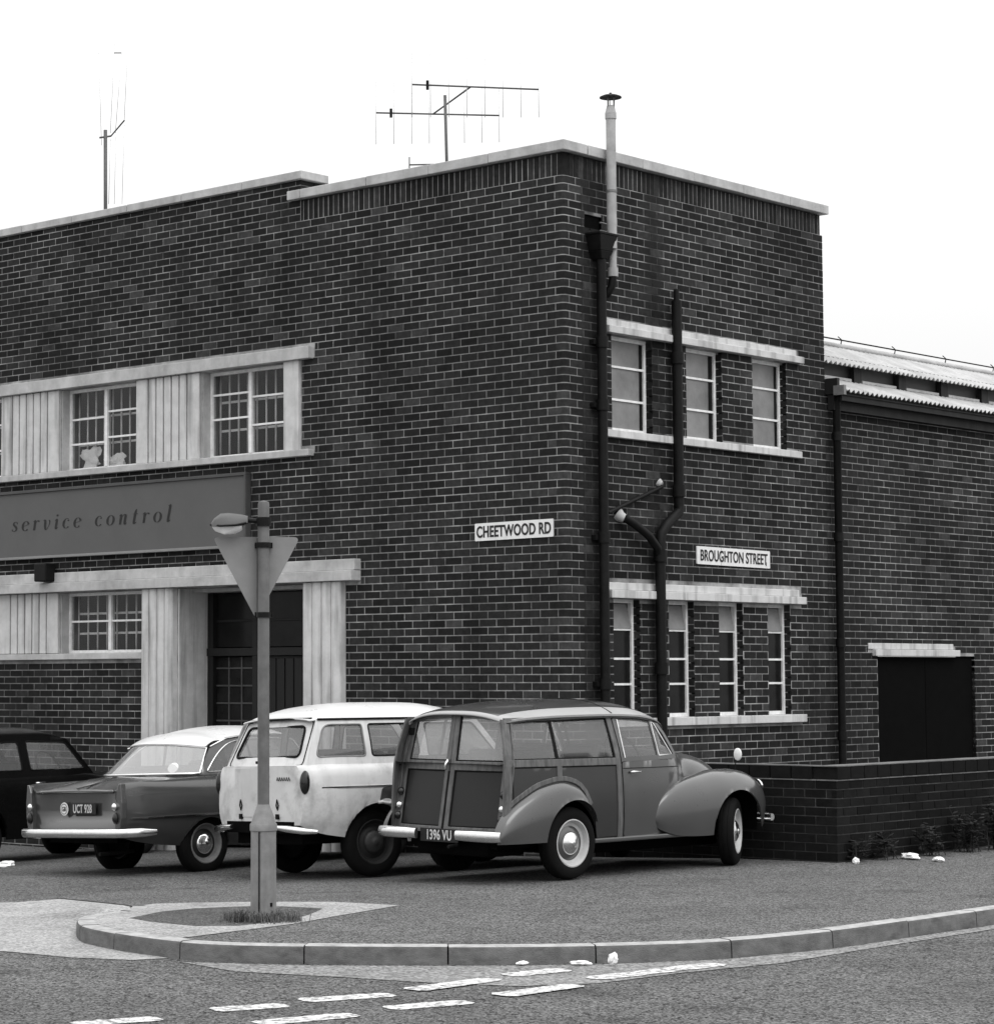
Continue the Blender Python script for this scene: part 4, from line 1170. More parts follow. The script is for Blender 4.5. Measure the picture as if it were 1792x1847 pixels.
def wheel(par, x, y, r, w, capr, rimm, capm, steer=0.0, ring=None, drum=None):
    sgn = 1 if x > 0 else -1
    we = link('wheel', None, par); we.location = (x, y, r); we.rotation_euler = (0, 0, steer)
    M = Matrix.Rotation(R(90) * sgn, 4, 'Y')
    h = w / 2
    MB().lathe([(r * .60, -h * .7), (r * .66, -h * .95), (r * .80, -h), (r * .93, -h * .9), (r * .985, -h * .68), (r, -h * .4), (r * .985, -h * .36), (r, -h * .3), (r, h * .3), (r * .985, h * .36), (r, h * .4), (r * .985, h * .68), (r * .93, h * .9), (r * .80, h), (r * .66, h * .95), (r * .60, h * .7)], 40, M).obj('tyre', RUBBER, we, smooth=50)
    MB().lathe([(r * .655, h * .80), (r * .665, h * .97), (r * .635, h * 1.0), (r * .60, h * .80), (r * .56, h * .45), (r * .48, h * .35)], 40, M).obj('rim', rimm, we, smooth=45)
    MB().lathe([(r * .52, h * .40), (r * .49, h * .30), (r * .44, h * .36), (r * .40, h * .50), (r * .30, h * .58), (0.002, h * .58)], 40, M).obj('wheel_disc', drum or rimm, we, smooth=45)
    MB().lathe([(capr, h * .56), (capr * .98, h * .68), (capr * .86, h * .80), (capr * .6, h * .98), (capr * .30, h * 1.08), (capr * .27, h * 1.14), (capr * .12, h * 1.18), (0.002, h * 1.18)], 32, M).obj('hubcap', capm, we, smooth=45)
    return we

def bumper(par, pts, hgt, dep, m_=CHROME, name='bumper', endk=0.6):
    """a chrome blade along a horizontal path, rounded in section"""
    prof = [(-0.2, -1), (0.4, -0.97), (0.8, -0.75), (1, -0.25), (1, 0.25), (0.8, 0.75), (0.4, 0.97), (-0.2, 1)]
    rows = []
    P = [Vector(p) for p in pts]
    for i, p in enumerate(P):
        a, b = P[max(0, i - 1)], P[min(len(P) - 1, i + 1)]
        t = (b - a).normalized(); n = Vector((t.y, -t.x, 0))
        k = endk if i in (0, len(P) - 1) else 1.0
        rows.append([p + n * (q * dep) + Vector((0, 0, v * hgt / 2 * k)) for q, v in prof])
    mb = MB(); mb.grid(rows)
    for e in (rows[0], rows[-1]): mb.add(e, [tuple(range(len(e)))])
    return mb.obj(name, m_, par, smooth=60)

def plate_rear(par, txt, x, y, z, w, h, size, sx, rx=0.0, ring=True):
    M = Matrix.Translation((x, y, z)) @ Matrix.Rotation(R(90) + rx, 4, 'X')
    e = MB().box(-w / 2, w / 2, -h / 2, h / 2, -0.003, 0.003).obj('number_plate', BLACK, par, bevel=0.002); e.matrix_local = M
    font_mesh(txt, size, mat('plate digits ' + txt, 0.55, 0.4, 0.1, 20), e, 'characters', Matrix.Translation((0, -0.002, 0.0055)), sx, 0.002, 0.001, 1.05)
    return e

def ruled(mb, bot, top, n=6, bow=None):
    rows = []
    for i in range(n + 1):
        t = i / n
        rows.append([tuple(Vector(b).lerp(Vector(a), t)) for b, a in zip(bot, top)])
    return mb.grid(rows)

def glasspane(name, par, outline, fn, step=0.12):
    mb = MB(); sheet(mb, outline, [], fn, step); return mb.obj(name, CARGL, par, smooth=True, fix=False)

def looptube(par, name, outline, fn, r, m_):
    return MB().tube([fn(p[0], p[1]) for p in outline], r, 6, closed=True).obj(name, m_, par, smooth=True)

def seats(par, ys, w, ztop, z0=0.75):
    for y in ys:
        for s_ in (-1, 1):
            MB().box(s_ * 0.30 - w / 2, s_ * 0.30 + w / 2, y - 0.06, y + 0.06, z0, ztop).obj('seat_back', SEAT, par, bevel=0.04)
def steering(par, x, y, z, r=0.19):
    M = Matrix.Translation((x, y, z)) @ Matrix.Rotation(R(-62), 4, 'X')
    pts = [M @ Vector((r * math.cos(a), r * math.sin(a), 0)) for a in np.linspace(0, 2 * math.pi, 25)[:-1]]
    MB().tube(pts, 0.011, 6, closed=True).obj('steering_wheel', TRIM, par, smooth=True)

def carroot(name, loc_, b, roll, label, cat='car', group='vehicles parked nose in to the office'):
    e = empty(name, loc_, 0, label, cat, group); e.rotation_euler = (0, -roll, -R(b)); return e

# ---- timber framed estate
def timber_estate():
    c = carroot('timber_framed_estate_car', (1.684, -2.931, 0.0), 3.7, 0.0, 'grey timber framed estate car with barn doors beside the low wall', 'car')
    def wid(y, z):
        b = float(pchip([0.25, 0.6, 0.95, 1.33, 1.5], [0.69, 0.712, 0.70, 0.605, 0.56], z))
        b -= 0.07 * max(0, min(1, (-y - 0.05) / 0.75)) ** 1.6 + 0.07 * max(0, min(1, (y - 0.9) / 0.6)) ** 1.5
        return b
    def sf(sgn):
        return lambda y, z, off=0.0: (sgn * (wid(y, z) + off), y, z)
    def ry(x, z): return -0.80 + 0.175 * (z - 0.37) / 0.95 + 0.07 * (abs(x) / 0.62) ** 2.2
    def rf(x, z, off=0.0): return (x, ry(x, z) - off, z)
    A = [(-0.01, 0.30, 0.36), (2.168, 0.30, 0.37)]
    st = []
    for y in (-0.73, -0.5, -0.2, 0.3, 0.62, 1.0, 1.35):
        w = lambda z: wid(y, z)
        st.append((y, [(w(.3) - .02, 0.335 if y < 0.2 else 0.30), (w(.45), 0.45), (w(.7), 0.70), (w(.95), 0.95), (w(.96) - .06, 0.962), (0.3, 0.965), (0, 0.965)]))
    st += [(1.50, [(0.60, 0.30), (0.63, 0.45), (0.62, 0.7), (0.585, 0.97), (0.52, 1.01), (0.3, 1.035), (0, 1.045)]),
           (1.75, [(0.46, 0.35), (0.5, 0.5), (0.49, 0.7), (0.46, 0.92), (0.40, 0.985), (0.25, 1.02), (0, 1.03)]),
           (2.2, [(0.36, 0.35), (0.40, 0.5), (0.40, 0.66), (0.37, 0.83), (0.31, 0.91), (0.2, 0.955), (0, 0.97)]),
           (2.5, [(0.26, 0.38), (0.30, 0.5), (0.30, 0.6), (0.28, 0.72), (0.23, 0.80), (0.14, 0.85), (0, 0.865)]),
           (2.66, [(0.20, 0.40), (0.23, 0.48), (0.235, 0.55), (0.22, 0.63), (0.18, 0.68), (0.1, 0.72), (0, 0.735)])]
    ys = dense(-0.73, 2.66, [A[0]], 60)
    rows = bodyloft(st, ys, [A[0]], 3)
    mb = MB(); mb.grid(rows); mb.add(rows[-1], [tuple(range(len(rows[-1])))])
    body = mb.obj('body', GREYCAR, c, smooth=45, fix=True, merge=0.0005)
    # grille
    MB().box(-0.17, 0.17, 2.655, 2.675, 0.44, 0.66).obj('grille', CHROME, c, bevel=0.02)
    # wings
    for sgn in (1, -1):
        yk = [1.06, 1.12, 1.22, 1.4, 1.7, 2.0, 2.2, 2.4, 2.55, 2.64, 2.70]
        zt = [0.47, 0.57, 0.66, 0.745, 0.815, 0.85, 0.85, 0.83, 0.785, 0.73, 0.655]
        zb = [0.44, 0.375, 0.33, 0.295, 0.285, 0.29, 0.29, 0.30, 0.33, 0.39, 0.50]
        xo = [0.695, 0.715, 0.745, 0.772, 0.785, 0.785, 0.78, 0.765, 0.735, 0.69, 0.61]
        xi = [0.685, 0.67, 0.63, 0.57, 0.48, 0.41, 0.37, 0.33, 0.31, 0.31, 0.36]
        yy = dense(1.06, 2.70, [A[1]], 46)
        f = lambda t: pchip(yk, t, yy)
        ZT, ZB, XO, XI = f(zt), f(zb), f(xo), f(xi)
        rows = []
        for i, y in enumerate(yy):
            h = ZT[i] - ZB[i]; w = XO[i] - XI[i]
            sec = catmull([(XO[i] - 0.018, ZB[i]), (XO[i] - 0.003, ZB[i] + .22 * h), (XO[i], ZB[i] + .45 * h), (XO[i] - .06 * w, ZB[i] + .72 * h), (XO[i] - .24 * w, ZB[i] + .93 * h), (XO[i] - .5 * w, ZT[i]), (XO[i] - .8 * w, ZT[i] - .025 * min(1, w / .2)), (XI[i] - .02, ZT[i] - .10 * min(1, w / .2))], 4)
            za = -9
            if abs(y - A[1][0]) < A[1][2]: za = A[1][1] + math.sqrt(A[1][2] ** 2 - (y - A[1][0]) ** 2)
            rows.append([(sgn * x, y, max(z, za)) for x, z in sec])
        mb = MB(); mb.grid(rows); mb.add(rows[-1], [tuple(range(len(rows[-1])))])
        mb.obj('front_wing', GREYCAR, c, smooth=50, merge=0.0005)
        MB().lathe([(0.088, 0.0), (0.09, 0.02), (0.078, 0.035), (0.05, 0.05), (0.002, 0.056)], 20, Matrix.Translation((sgn * 0.545, 2.665, 0.66)) @ Matrix.Rotation(R(-90), 4, 'X')).obj('headlight', CHROME, c, smooth=40)
        MB().box(sgn * 0.30, sgn * 0.66, 2.535, 2.55, 0.30, 0.70).obj('inner_wing', UNDER, c)
        # rear wing
        yk = [-0.86, -0.82, -0.72, -0.55, -0.35, -0.12, 0.06, 0.18, 0.26, 0.31]
        zt = [0.37, 0.47, 0.585, 0.69, 0.775, 0.81, 0.775, 0.68, 0.52, 0.33]
        xo = [0.685, 0.71, 0.74, 0.768, 0.785, 0.79, 0.785, 0.77, 0.75, 0.725]
        yy = dense(-0.86, 0.31, [A[0]], 40)
        ZT, XO = pchip(yk, zt, yy), pchip(yk, xo, yy)
        rows = []
        for i, y in enumerate(yy):
            zb = 0.325; h = ZT[i] - zb; xs_ = wid(max(y, -0.75), ZT[i]) - 0.012; w = XO[i] - xs_
            sec = catmull([(XO[i] - 0.006, zb), (XO[i], zb + .35 * h), (XO[i] - .05 * w, zb + .6 * h), (XO[i] - .3 * w, zb + .86 * h), (XO[i] - .68 * w, zb + .97 * h), (xs_, ZT[i] + 0.004)], 4)
            za = -9
            if abs(y - A[0][0]) < A[0][2]: za = A[0][1] + math.sqrt(A[0][2] ** 2 - (y - A[0][0]) ** 2)
            rows.append([(sgn * x, y, max(z, za)) for x, z in sec])
        mb = MB(); mb.grid(rows)
        mb.obj('rear_wing', GREYCAR, c, smooth=50, merge=0.0005)
        S = sf(sgn)
        # timber framing
        tb = [('timber_post', [(-0.735, 0.37), (-0.70, 0.95), (-0.645, 1.325)], 0.075), ('timber_post', [(0.615, 0.31), (0.60, 0.93), (0.575, 1.33)], 0.06),
              ('timber_rail', [(-0.70, 0.972), (0.60, 0.962)], 0.060), ('timber_rail', [(-0.65, 1.325), (0.57, 1.345)], 0.032),
              ('timber_post', [(-0.145, 0.83), (-0.14, 0.94)], 0.055)]
        arcp = [(y + 0.0, z + 0.028) for y, z in zip(np.linspace(-0.70, 0.235, 16), pchip(yk, zt, np.linspace(-0.70, 0.235, 16)))]
        tb.append(('timber_arch', arcp, 0.04))
        for nm, pl, w in tb:
            pl = [q for a, b in zip(pl, pl[1:]) for q in line(a, b, 4)[:-1]] + [pl[-1]]
            mb = MB(); ribbon(mb, pl, w, S, 0.016); mb.obj(nm, TIMBER, c, bevel=0.004)
        pp = [(-0.70, 0.37), (0.60, 0.33), (0.60, 0.94), (-0.69, 0.945)]
        mb = MB(); sheet(mb, pp, [[(-0.45, 0.30), (0.33, 0.30), (0.28, 0.55), (0.1, 0.70), (-0.15, 0.74), (-0.35, 0.66)]], lambda y, z: S(y, z, 0.006), 0.06); mb.obj('side_panel', PANEL2, c, smooth=True)
        for pl in ([(-0.69, 0.936), (0.59, 0.926)], [(-0.655, 0.40), (-0.652, 0.94)], [(-0.62, 1.302), (0.54, 1.322)], [(-0.655, 1.004), (0.565, 0.996)], [(0.556, 1.0), (0.54, 1.32)], [(-0.645, 1.004), (-0.605, 1.30)]):
            mb = MB(); ribbon(mb, line(pl[0], pl[1], 6), 0.010, S, 0.0075); mb.obj('joint_line', TRIM, c)
        mb = MB(); ribbon(mb, line((0.648, 0.33), (0.632, 0.96), 6) + line((0.631, 0.97), (0.612, 1.32), 4), 0.026, S, 0.010); mb.obj('post_gap', TRIM, c)
        # side glass in two sliding panes
        for (p, nm) in (([(-0.66, 1.0), (-0.13, 1.0), (-0.135, 1.315), (-0.62, 1.31)], 'window'), ([(-0.16, 1.0), (0.57, 0.993), (0.545, 1.33), (-0.165, 1.315)], 'window')):
            o_ = glasspane(nm, c, p, lambda y, z: S(y, z, -0.008 if p[0][0] < -0.3 else -0.002))
        mb = MB(); ribbon(mb, [(-0.147, 0.995), (-0.15, 1.32)], 0.03, S, 0.004); mb.obj('mullion', TRIM, c)
        # door
        dpoly = rounded([(0.665, 0.325), (1.30, 0.325), (1.30, 0.96), (0.650, 0.955)], 0.02, 2)
        mb = MB(); sheet(mb, dpoly, [], lambda y, z: S(y, z, 0.005 + 0.004), 0.06)
        door = mb.obj('door', GREYCAR, c, smooth=True)
        looptube(door, 'door_gap', dpoly, lambda y, z: S(y, z, 0.005), 0.0045, TRIM)
        hd = MB(); hd.tube([S(0.735, 0.865, 0.018), S(0.76, 0.868, 0.04), S(0.85, 0.868, 0.042)], [0.012, 0.011, 0.007], 8); hd.obj('handle', CHROME, door, smooth=True)
        mb = MB(); ribbon(mb, line((0.66, 0.90), (1.45, 0.895), 6), 0.006, S, 0.013); mb.obj('waist_line', TRIM, c)
        for pl, w in (([(0.66, 0.965), (0.645, 1.31), (0.70, 1.345), (0.95, 1.340), (1.12, 1.325), (1.20, 1.30), (1.30, 1.19), (1.42, 1.00)], 0.035), ([(1.155, 0.975), (1.125, 1.315)], 0.02), ([(0.64, 0.975), (1.43, 0.985)], 0.04)):
            pl = [q for a, b in zip(pl, pl[1:]) for q in line(a, b, 3)[:-1]] + [pl[-1]]
            mb = MB(); ribbon(mb, pl, w, S, 0.006); mb.obj('window_frame', GREYCAR, c)
        mb = MB(); ribbon(mb, [(0.69, 0.99), (0.685, 1.315)], 0.012, S, 0.012); mb.obj('chrome_edge', CHROME, c)
        glasspane('window', c, [(0.66, 0.985), (1.15, 0.985), (1.12, 1.32), (0.665, 1.33)], lambda y, z: S(y, z, -0.004))
        glasspane('quarter_light', c, [(1.16, 0.985), (1.40, 0.995), (1.20, 1.29), (1.135, 1.31)], lambda y, z: S(y, z, -0.004))
        mb = MB(); ribbon(mb, [(1.17, 1.0), (1.37, 1.005), (1.19, 1.27), (1.15, 1.29), (1.17, 1.0)], 0.012, S, 0.006); mb.obj('quarter_frame', CHROME, c)
        # sill
        MB().box(sgn * 0.60, sgn * 0.725, 0.28, 1.75, 0.285, 0.325).obj('sill', GREYCAR, c, bevel=0.012)
        for nm, z in (('tail_lamp', 0.715), ('indicator', 0.60), ('reflector', 0.515)):
            xx = sgn * (0.60 + 0.01 * (0.7 - z))
            MB().lathe([(0.034, 0.0), (0.034, 0.02), (0.026, 0.034), (0.012, 0.042), (0.002, 0.043)], 16, Matrix.Translation(rf(xx, z, 0.012)) @ Matrix.Rotation(R(90), 4, 'X')).obj(nm, LENS if nm != 'indicator' else CHROME, c, smooth=40)
        MB().box(-0.03, 0.03, -0.02, 0.02, -0.03, 0.03, M=Matrix.Translation(rf(sgn * 0.548, 1.22, 0.02))).obj('door_hinge', TRIM, c, bevel=0.006)
        wheel(c, sgn * 0.655, 0, 0.30, 0.145, 0.098, RIM, CHROME, drum=GREYCAR)
        wheel(c, sgn * 0.655, 2.168, 0.30, 0.145, 0.098, RIM, CHROME, steer=R(28), drum=GREYCAR)
    # roof
    stn = [(-0.70, 0.555, 1.305, 1.375), (-0.62, 0.575, 1.322, 1.405), (-0.4, 0.60, 1.343, 1.445), (0.0, 0.622, 1.358, 1.478), (0.5, 0.63, 1.362, 1.488), (0.9, 0.625, 1.352, 1.472), (1.15, 0.605, 1.325, 1.425), (1.29, 0.575, 1.285, 1.36), (1.36, 0.545, 1.245, 1.30)]
    rows = []
    yy = np.linspace(-0.70, 1.36, 36)
    W_, ZE, ZC = [pchip([s[0] for s in stn], [s[k] for s in stn], yy) for k in (1, 2, 3)]
    for i, y in enumerate(yy):
        row = []
        for s_ in np.linspace(-1, 1, 29):
            row.append((W_[i] * math.copysign(abs(s_) ** 0.9, s_), y + (0.05 * (s_ * s_) if y < -0.6 else 0), ZE[i] + (ZC[i] - ZE[i]) * (1 - abs(s_) ** 2.6)))
        row = [(row[0][0] * 1.0, row[0][1], row[0][2] - 0.03)] + row + [(row[-1][0], row[-1][1], row[-1][2] - 0.03)]
        rows.append(row)
    mb = MB(); mb.grid(rows); ro = mb.obj('roof', GREYCAR, c, smooth=50, fix=True)
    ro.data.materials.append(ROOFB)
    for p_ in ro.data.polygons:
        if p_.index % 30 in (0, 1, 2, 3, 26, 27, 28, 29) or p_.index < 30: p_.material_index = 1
    sol = ro.modifiers.new('thick', 'SOLIDIFY'); sol.thickness = 0.012
    MB().tube([(0.63 * 0.985, 0.62, 1.365)] + [(0.63 * s_, 0.62 + 0.0, 1.362 + 0.127 * (1 - abs(s_) ** 2.6)) for s_ in np.linspace(0.97, -0.97, 21)], 0.006, 6).obj('roof_seam', TRIM, c)
    for sgn in (1, -1):
        MB().tube([(sgn * (W_[i] + 0.008), yy[i], ZE[i] - 0.018) for i in range(1, 36)], 0.009, 6).obj('drip_rail', GREYCAR, c, smooth=True)
    # windscreen
    bot = [(x, 1.43 + 0.13 * (1 - (x / 0.57) ** 2), 1.0 + 0.035 * (1 - (x / 0.57) ** 2)) for x in np.linspace(-0.575, 0.575, 13)]
    top = [(x, 1.27 + 0.09 * (1 - (x / 0.53) ** 2), 1.275 + 0.03 * (1 - (x / 0.53) ** 2)) for x in np.linspace(-0.53, 0.53, 13)]
    mb = MB(); ruled(mb, bot, top); mb.obj('windscreen', CARGL, c, smooth=True, fix=False)
    MB().tube(bot + top[::-1], 0.012, 6, closed=True).obj('windscreen_seal', TRIM, c, smooth=True)
    # barn doors
    def topz(x): return 1.318 + 0.072 * (1 - (abs(x) / 0.57) ** 2.2)
    for sgn in (1, -1):
        pan = [(sgn * 0.02, 0.40), (sgn * 0.60, 0.40), (sgn * 0.59, 0.93), (sgn * 0.02, 0.93)]
        mb = MB(); sheet(mb, pan, [], lambda x, z: rf(x, z, 0.0), 0.1); d_ = mb.obj('rear_door', PANEL, c, smooth=True)
        fr = [('timber_stile', [(sgn * 0.028, 0.40), (sgn * 0.028, 0.95), (sgn * 0.026, 1.375)], 0.05), ('timber_stile', [(sgn * 0.595, 0.40), (sgn * 0.585, 0.95), (sgn * 0.525, 1.325)], 0.06),
              ('timber_rail', [(sgn * 0.03, 0.945), (sgn * 0.58, 0.945)], 0.075), ('timber_rail', [(sgn * 0.03, 0.42), (sgn * 0.59, 0.42)], 0.05),
              ('timber_rail', [(sgn * x, topz(x) - 0.005) for x in np.linspace(0.03, 0.535, 8)], 0.04)]
        for nm, pl, w in fr:
            pl = [q for a, b in zip(pl, pl[1:]) for q in line(a, b, 3)[:-1]] + [pl[-1]]
            mb = MB(); ribbon(mb, pl, w, rf, 0.018); mb.obj(nm, TIMBER, d_, bevel=0.004)
        for pl in ([(sgn * 0.06, 0.902), (sgn * 0.56, 0.902)], [(sgn * 0.058, 0.45), (sgn * 0.058, 0.90)], [(sgn * 0.562, 0.45), (sgn * 0.556, 0.90)], [(sgn * 0.06, 0.45), (sgn * 0.56, 0.45)], [(sgn * 0.055, 0.988), (sgn * 0.55, 0.988)], [(sgn * 0.055, 0.99), (sgn * 0.052, 1.35)], [(sgn * 0.552, 0.99), (sgn * 0.500, 1.30)], [(sgn * 0.628, 0.42), (sgn * 0.618, 0.95)]):
            mb = MB(); ribbon(mb, line(pl[0], pl[1], 4), 0.011, rf, 0.007); mb.obj('joint_line', TRIM, d_)
        g = [(sgn * 0.03, 0.97), (sgn * 0.57, 0.97), (sgn * 0.52, topz(0.5) - 0.01), (sgn * 0.3, topz(0.3) - 0.01), (sgn * 0.03, topz(0.03) - 0.01)]
        glasspane('rear_window', d_, g, lambda x, z: rf(x, z, -0.004)).data.materials[0] = REARGL
        tw = (0.655, 0.37), (0.66, 0.95), (0.575, 1.30)
        pl = [q for a, b in zip(tw, tw[1:]) for q in line(a, b, 4)[:-1]] + [tw[-1]]
        mb = MB(); ribbon(mb, [(sgn * (x - 0.015), z) for x, z in pl], 0.055, lambda x, z, off=0.0: (x, -0.735 + 0.15 * (z - .37) / .95 - off, z), 0.012); mb.obj('corner_post', TIMBER, c, bevel=0.004)
    MB().tube([rf(-0.02, 0.91, 0.05), rf(-0.02, 0.96, 0.05), rf(-0.01, 1.0, 0.035)], 0.012, 8).obj('door_handle', CHROME, c, smooth=True)
    MB().tube([rf(0.0, 0.41, 0.02), rf(0.0, 0.9, 0.02)], 0.01, 6).obj('centre_strip', TRIM, c)
    # bumpers, plate
    for sgn in (1, -1):
        x0, x1 = sgn * 0.235, sgn * 0.70
        pts = [(x0, -0.87, 0.385), (sgn * 0.45, -0.875, 0.385), (sgn * 0.62, -0.865, 0.385), (x1, -0.835, 0.385)]
        if sgn < 0: pts = pts[::-1]
        bumper(c, pts, 0.095, 0.032, endk=0.92)
    plate_rear(c, '1396 VU', 0.0, -0.845, 0.375, 0.44, 0.11, 0.115, 0.70)
    bumper(c, [(0.66, 2.76, 0.40), (0.5, 2.83, 0.40), (0.0, 2.88, 0.40), (-0.5, 2.83, 0.40), (-0.66, 2.76, 0.40)], 0.08, 0.03, endk=0.8)
    MB().tube([(0.16, -0.80, 0.30), (0.16, -0.9, 0.29)], 0.014, 8).obj('exhaust_pipe', IRON, c)
    MB().box(-0.50, 0.50, -0.68, 2.5, 0.27, 0.36).obj('underbody', UNDER, c)
    MB().box(-0.62, 0.62, -0.70, 1.4, 0.34, 0.42).obj('floor_pan', UNDER, c)
    MB().tube([(-0.6, 0, 0.30), (0.6, 0, 0.30)], 0.04, 10).obj('rear_axle', UNDER, c)
    MB().lathe([(0.002, -0.10), (0.08, -0.08), (0.12, 0), (0.08, 0.08), (0.002, 0.10)], 16, Matrix.Translation((0.0, 0, 0.29))).obj('differential', UNDER, c, smooth=True)
    MB().box(-0.42, 0.42, -0.70, -0.25, 0.20, 0.34).obj('fuel_tank', UNDER, c, bevel=0.03)
    MB().box(-0.40, 0.40, 0.35, 2.3, 0.17, 0.30).obj('chassis', UNDER, c, bevel=0.02)
    # wing mirror on a stalk
    MB().tube([(0.56, 2.36, 0.82), (0.57, 2.365, 0.90), (0.585, 2.37, 0.945)], 0.005, 6).obj('mirror_stalk', TRIM, c)
    mb = MB(); mb.lathe([(0.002, -0.03), (0.03, -0.026), (0.043, -0.01), (0.043, 0.004), (0.038, 0.008), (0.002, 0.009)], 20, Matrix.Translation((0.59, 2.37, 0.975)) @ Matrix.Rotation(R(90), 4, 'X') @ Matrix.Diagonal((0.95, 1.3, 1, 1))); mb.obj('wing_mirror', WHITE, c, smooth=40)
    seats(c, (0.62,), 0.42, 1.10, 0.9); steering(c, 0.30, 1.12, 1.0)
    MB().box(-0.5, 0.5, 0.0, 0.1, 0.9, 1.06).obj('rear_seat', SEAT, c, bevel=0.03)
    return c
timber_estate()

def side_mapper(w0, w1, z0, z1, narrow=()):
    def f(sgn, in_=0.0):
        def g(y, z, off=0.0):
            t = (z - z0) / (z1 - z0); w = w0 + (w1 - w0) * (t if t < 1 else 1) - 0.02 * t * (1 - t) * -2
            for (ya, yb, dw) in narrow: w -= dw * max(0.0, min(1.0, (y - ya) / (yb - ya))) ** 1.5
            return (sgn * (w + off - in_), y, z)
        return g
    return f

# ---- dirty cream estate
def cream_estate():
    c = carroot('estate_car', (-0.286, -3.061, -0.087), 12, 0.036, 'dirty cream estate car with white roof, split tailgate and dark rear wheels', 'car')
    A = [(0, 0.31, 0.335), (2.18, 0.31, 0.335)]
    st = [(-0.755, [(0.64, 0.47), (0.675, 0.55), (0.685, 0.66), (0.67, 0.82), (0.625, 0.965), (0.5, 0.985), (0, 0.985)]),
          (-0.70, [(0.66, 0.44), (0.71, 0.55), (0.735, 0.70), (0.735, 0.83), (0.69, 0.97), (0.5, 0.99), (0, 0.99)]),
          (-0.5, [(0.70, 0.38), (0.75, 0.52), (0.77, 0.68), (0.765, 0.82), (0.715, 0.98), (0.5, 0.99), (0, 0.99)]),
          (0.5, [(0.71, 0.29), (0.755, 0.48), (0.775, 0.66), (0.77, 0.82), (0.72, 0.985), (0.5, 0.99), (0, 0.99)]),
          (1.4, [(0.71, 0.29), (0.755, 0.48), (0.775, 0.66), (0.765, 0.80), (0.71, 0.97), (0.5, 1.0), (0, 1.01)]),
          (1.7, [(0.70, 0.30), (0.75, 0.48), (0.77, 0.66), (0.755, 0.79), (0.68, 0.92), (0.45, 0.98), (0, 1.0)]),
          (2.4, [(0.69, 0.34), (0.74, 0.48), (0.755, 0.62), (0.735, 0.75), (0.66, 0.85), (0.4, 0.91), (0, 0.93)]),
          (2.74, [(0.62, 0.42), (0.67, 0.50), (0.68, 0.58), (0.66, 0.68), (0.58, 0.76), (0.35, 0.82), (0, 0.84)])]
    rows = bodyloft(st, dense(-0.755, 2.74, A, 60), A, 3, 0.5)
    mb = MB(); mb.grid(rows)
    for e in (rows[0], rows[-1]): mb.add(e, [tuple(range(len(e)))])
    mb.obj('body', CREAM, c, smooth=45, merge=0.0005)
    sm = side_mapper(0.712, 0.615, 0.97, 1.385, [(-0.1, -0.7, 0.055), (1.1, 1.6, 0.05)])
    out = [(-0.69, 0.965), (1.52, 0.965), (1.20, 1.375), (0.4, 1.388), (-0.53, 1.385)]
    w1 = rounded([(-0.585, 1.055), (-0.085, 1.055), (-0.085, 1.335), (-0.475, 1.335)], [0.05, 0.03, 0.03, 0.08], 5)
    w2 = rounded([(-0.015, 1.055), (0.50, 1.055), (0.50, 1.335), (-0.015, 1.335)], 0.03, 4)
    w3 = rounded([(0.60, 1.045), (1.38, 1.045), (1.14, 1.335), (0.60, 1.335)], 0.03, 4)
    for sgn in (1, -1):
        S = sm(sgn)
        mb = MB(); sheet(mb, out, [w1, w2, w3], S, 0.07); o = mb.obj('side_panel', CREAM, c, smooth=True)
        for w in (w1, w2, w3):
            glasspane('window', c, w, lambda y, z: S(y, z, -0.008)); looptube(c, 'window_seal', w, lambda y, z: S(y, z, 0.0), 0.008, TRIM if w is not w1 else STEELG)
        MB().tube([S(y, 1.383, 0.012) for y in np.linspace(-0.52, 1.16, 16)], 0.010, 6).obj('drip_rail', TRIM, c, smooth=True)
        mb = MB(); ribbon(mb, line((-0.60, 0.79), (2.2, 0.79), 14), 0.014, lambda y, z, off=0.0: (sgn * (float(pchip([-0.7, -0.5, 0.5, 1.4, 2.4], [0.738, 0.770, 0.776, 0.772, 0.745], y)) + off), y, z), 0.006); mb.obj('trim_strip', CHROME, c)
        mb = MB(); ribbon(mb, [(0.545, 0.31), (0.545, 1.36)], 0.006, lambda y, z, off=0.0: (sgn * (float(pchip([0.3, .48, .66, .82, .985, 1.38], [.713, .757, .777, .772, .722, .618], z)) + off), y, z), 0.003); mb.obj('door_gap', TRIM, c)
        MB().lathe([(0.002, -0.012), (0.07, -0.012), (0.075, 0.0), (0.066, 0.03), (0.04, 0.045), (0.002, 0.05)], 24, Matrix.Translation((sgn * 0.69, -0.725, 0.835)) @ Matrix.Rotation(R(42) * sgn, 4, 'Z') @ Matrix.Rotation(R(90), 4, 'X') @ Matrix.Diagonal((0.62, 1.42, 1, 1))).obj('tail_lamp', LENS, c, smooth=40)
        wheel(c, sgn * 0.625, 0, 0.30, 0.14, 0.10, RIMD, CAPD); wheel(c, sgn * 0.625, 2.18, 0.30, 0.14, 0.10, RIMD, CAPD)
        pts = [(sgn * 0.34, -0.83, 0.455), (sgn * 0.55, -0.82, 0.44), (sgn * 0.70, -0.77, 0.425), (sgn * 0.765, -0.66, 0.415)]
        bumper(c, pts if sgn > 0 else pts[::-1], 0.06, 0.03, CHROME, 'bumper')
        MB().box(sgn * 0.30 - 0.02, sgn * 0.30 + 0.02, -0.775, -0.75, 0.52, 0.565).obj('tailgate_hinge', TRIM, c)
        MB().tube([(sgn * 0.30, -0.764, 0.60), (sgn * 0.30 + 0.018, -0.766, 0.64), (sgn * 0.30, -0.768, 0.69), (sgn * 0.30 - 0.018, -0.766, 0.64)], 0.006, 6, closed=True).obj('hinge_scar', TRIM, c)
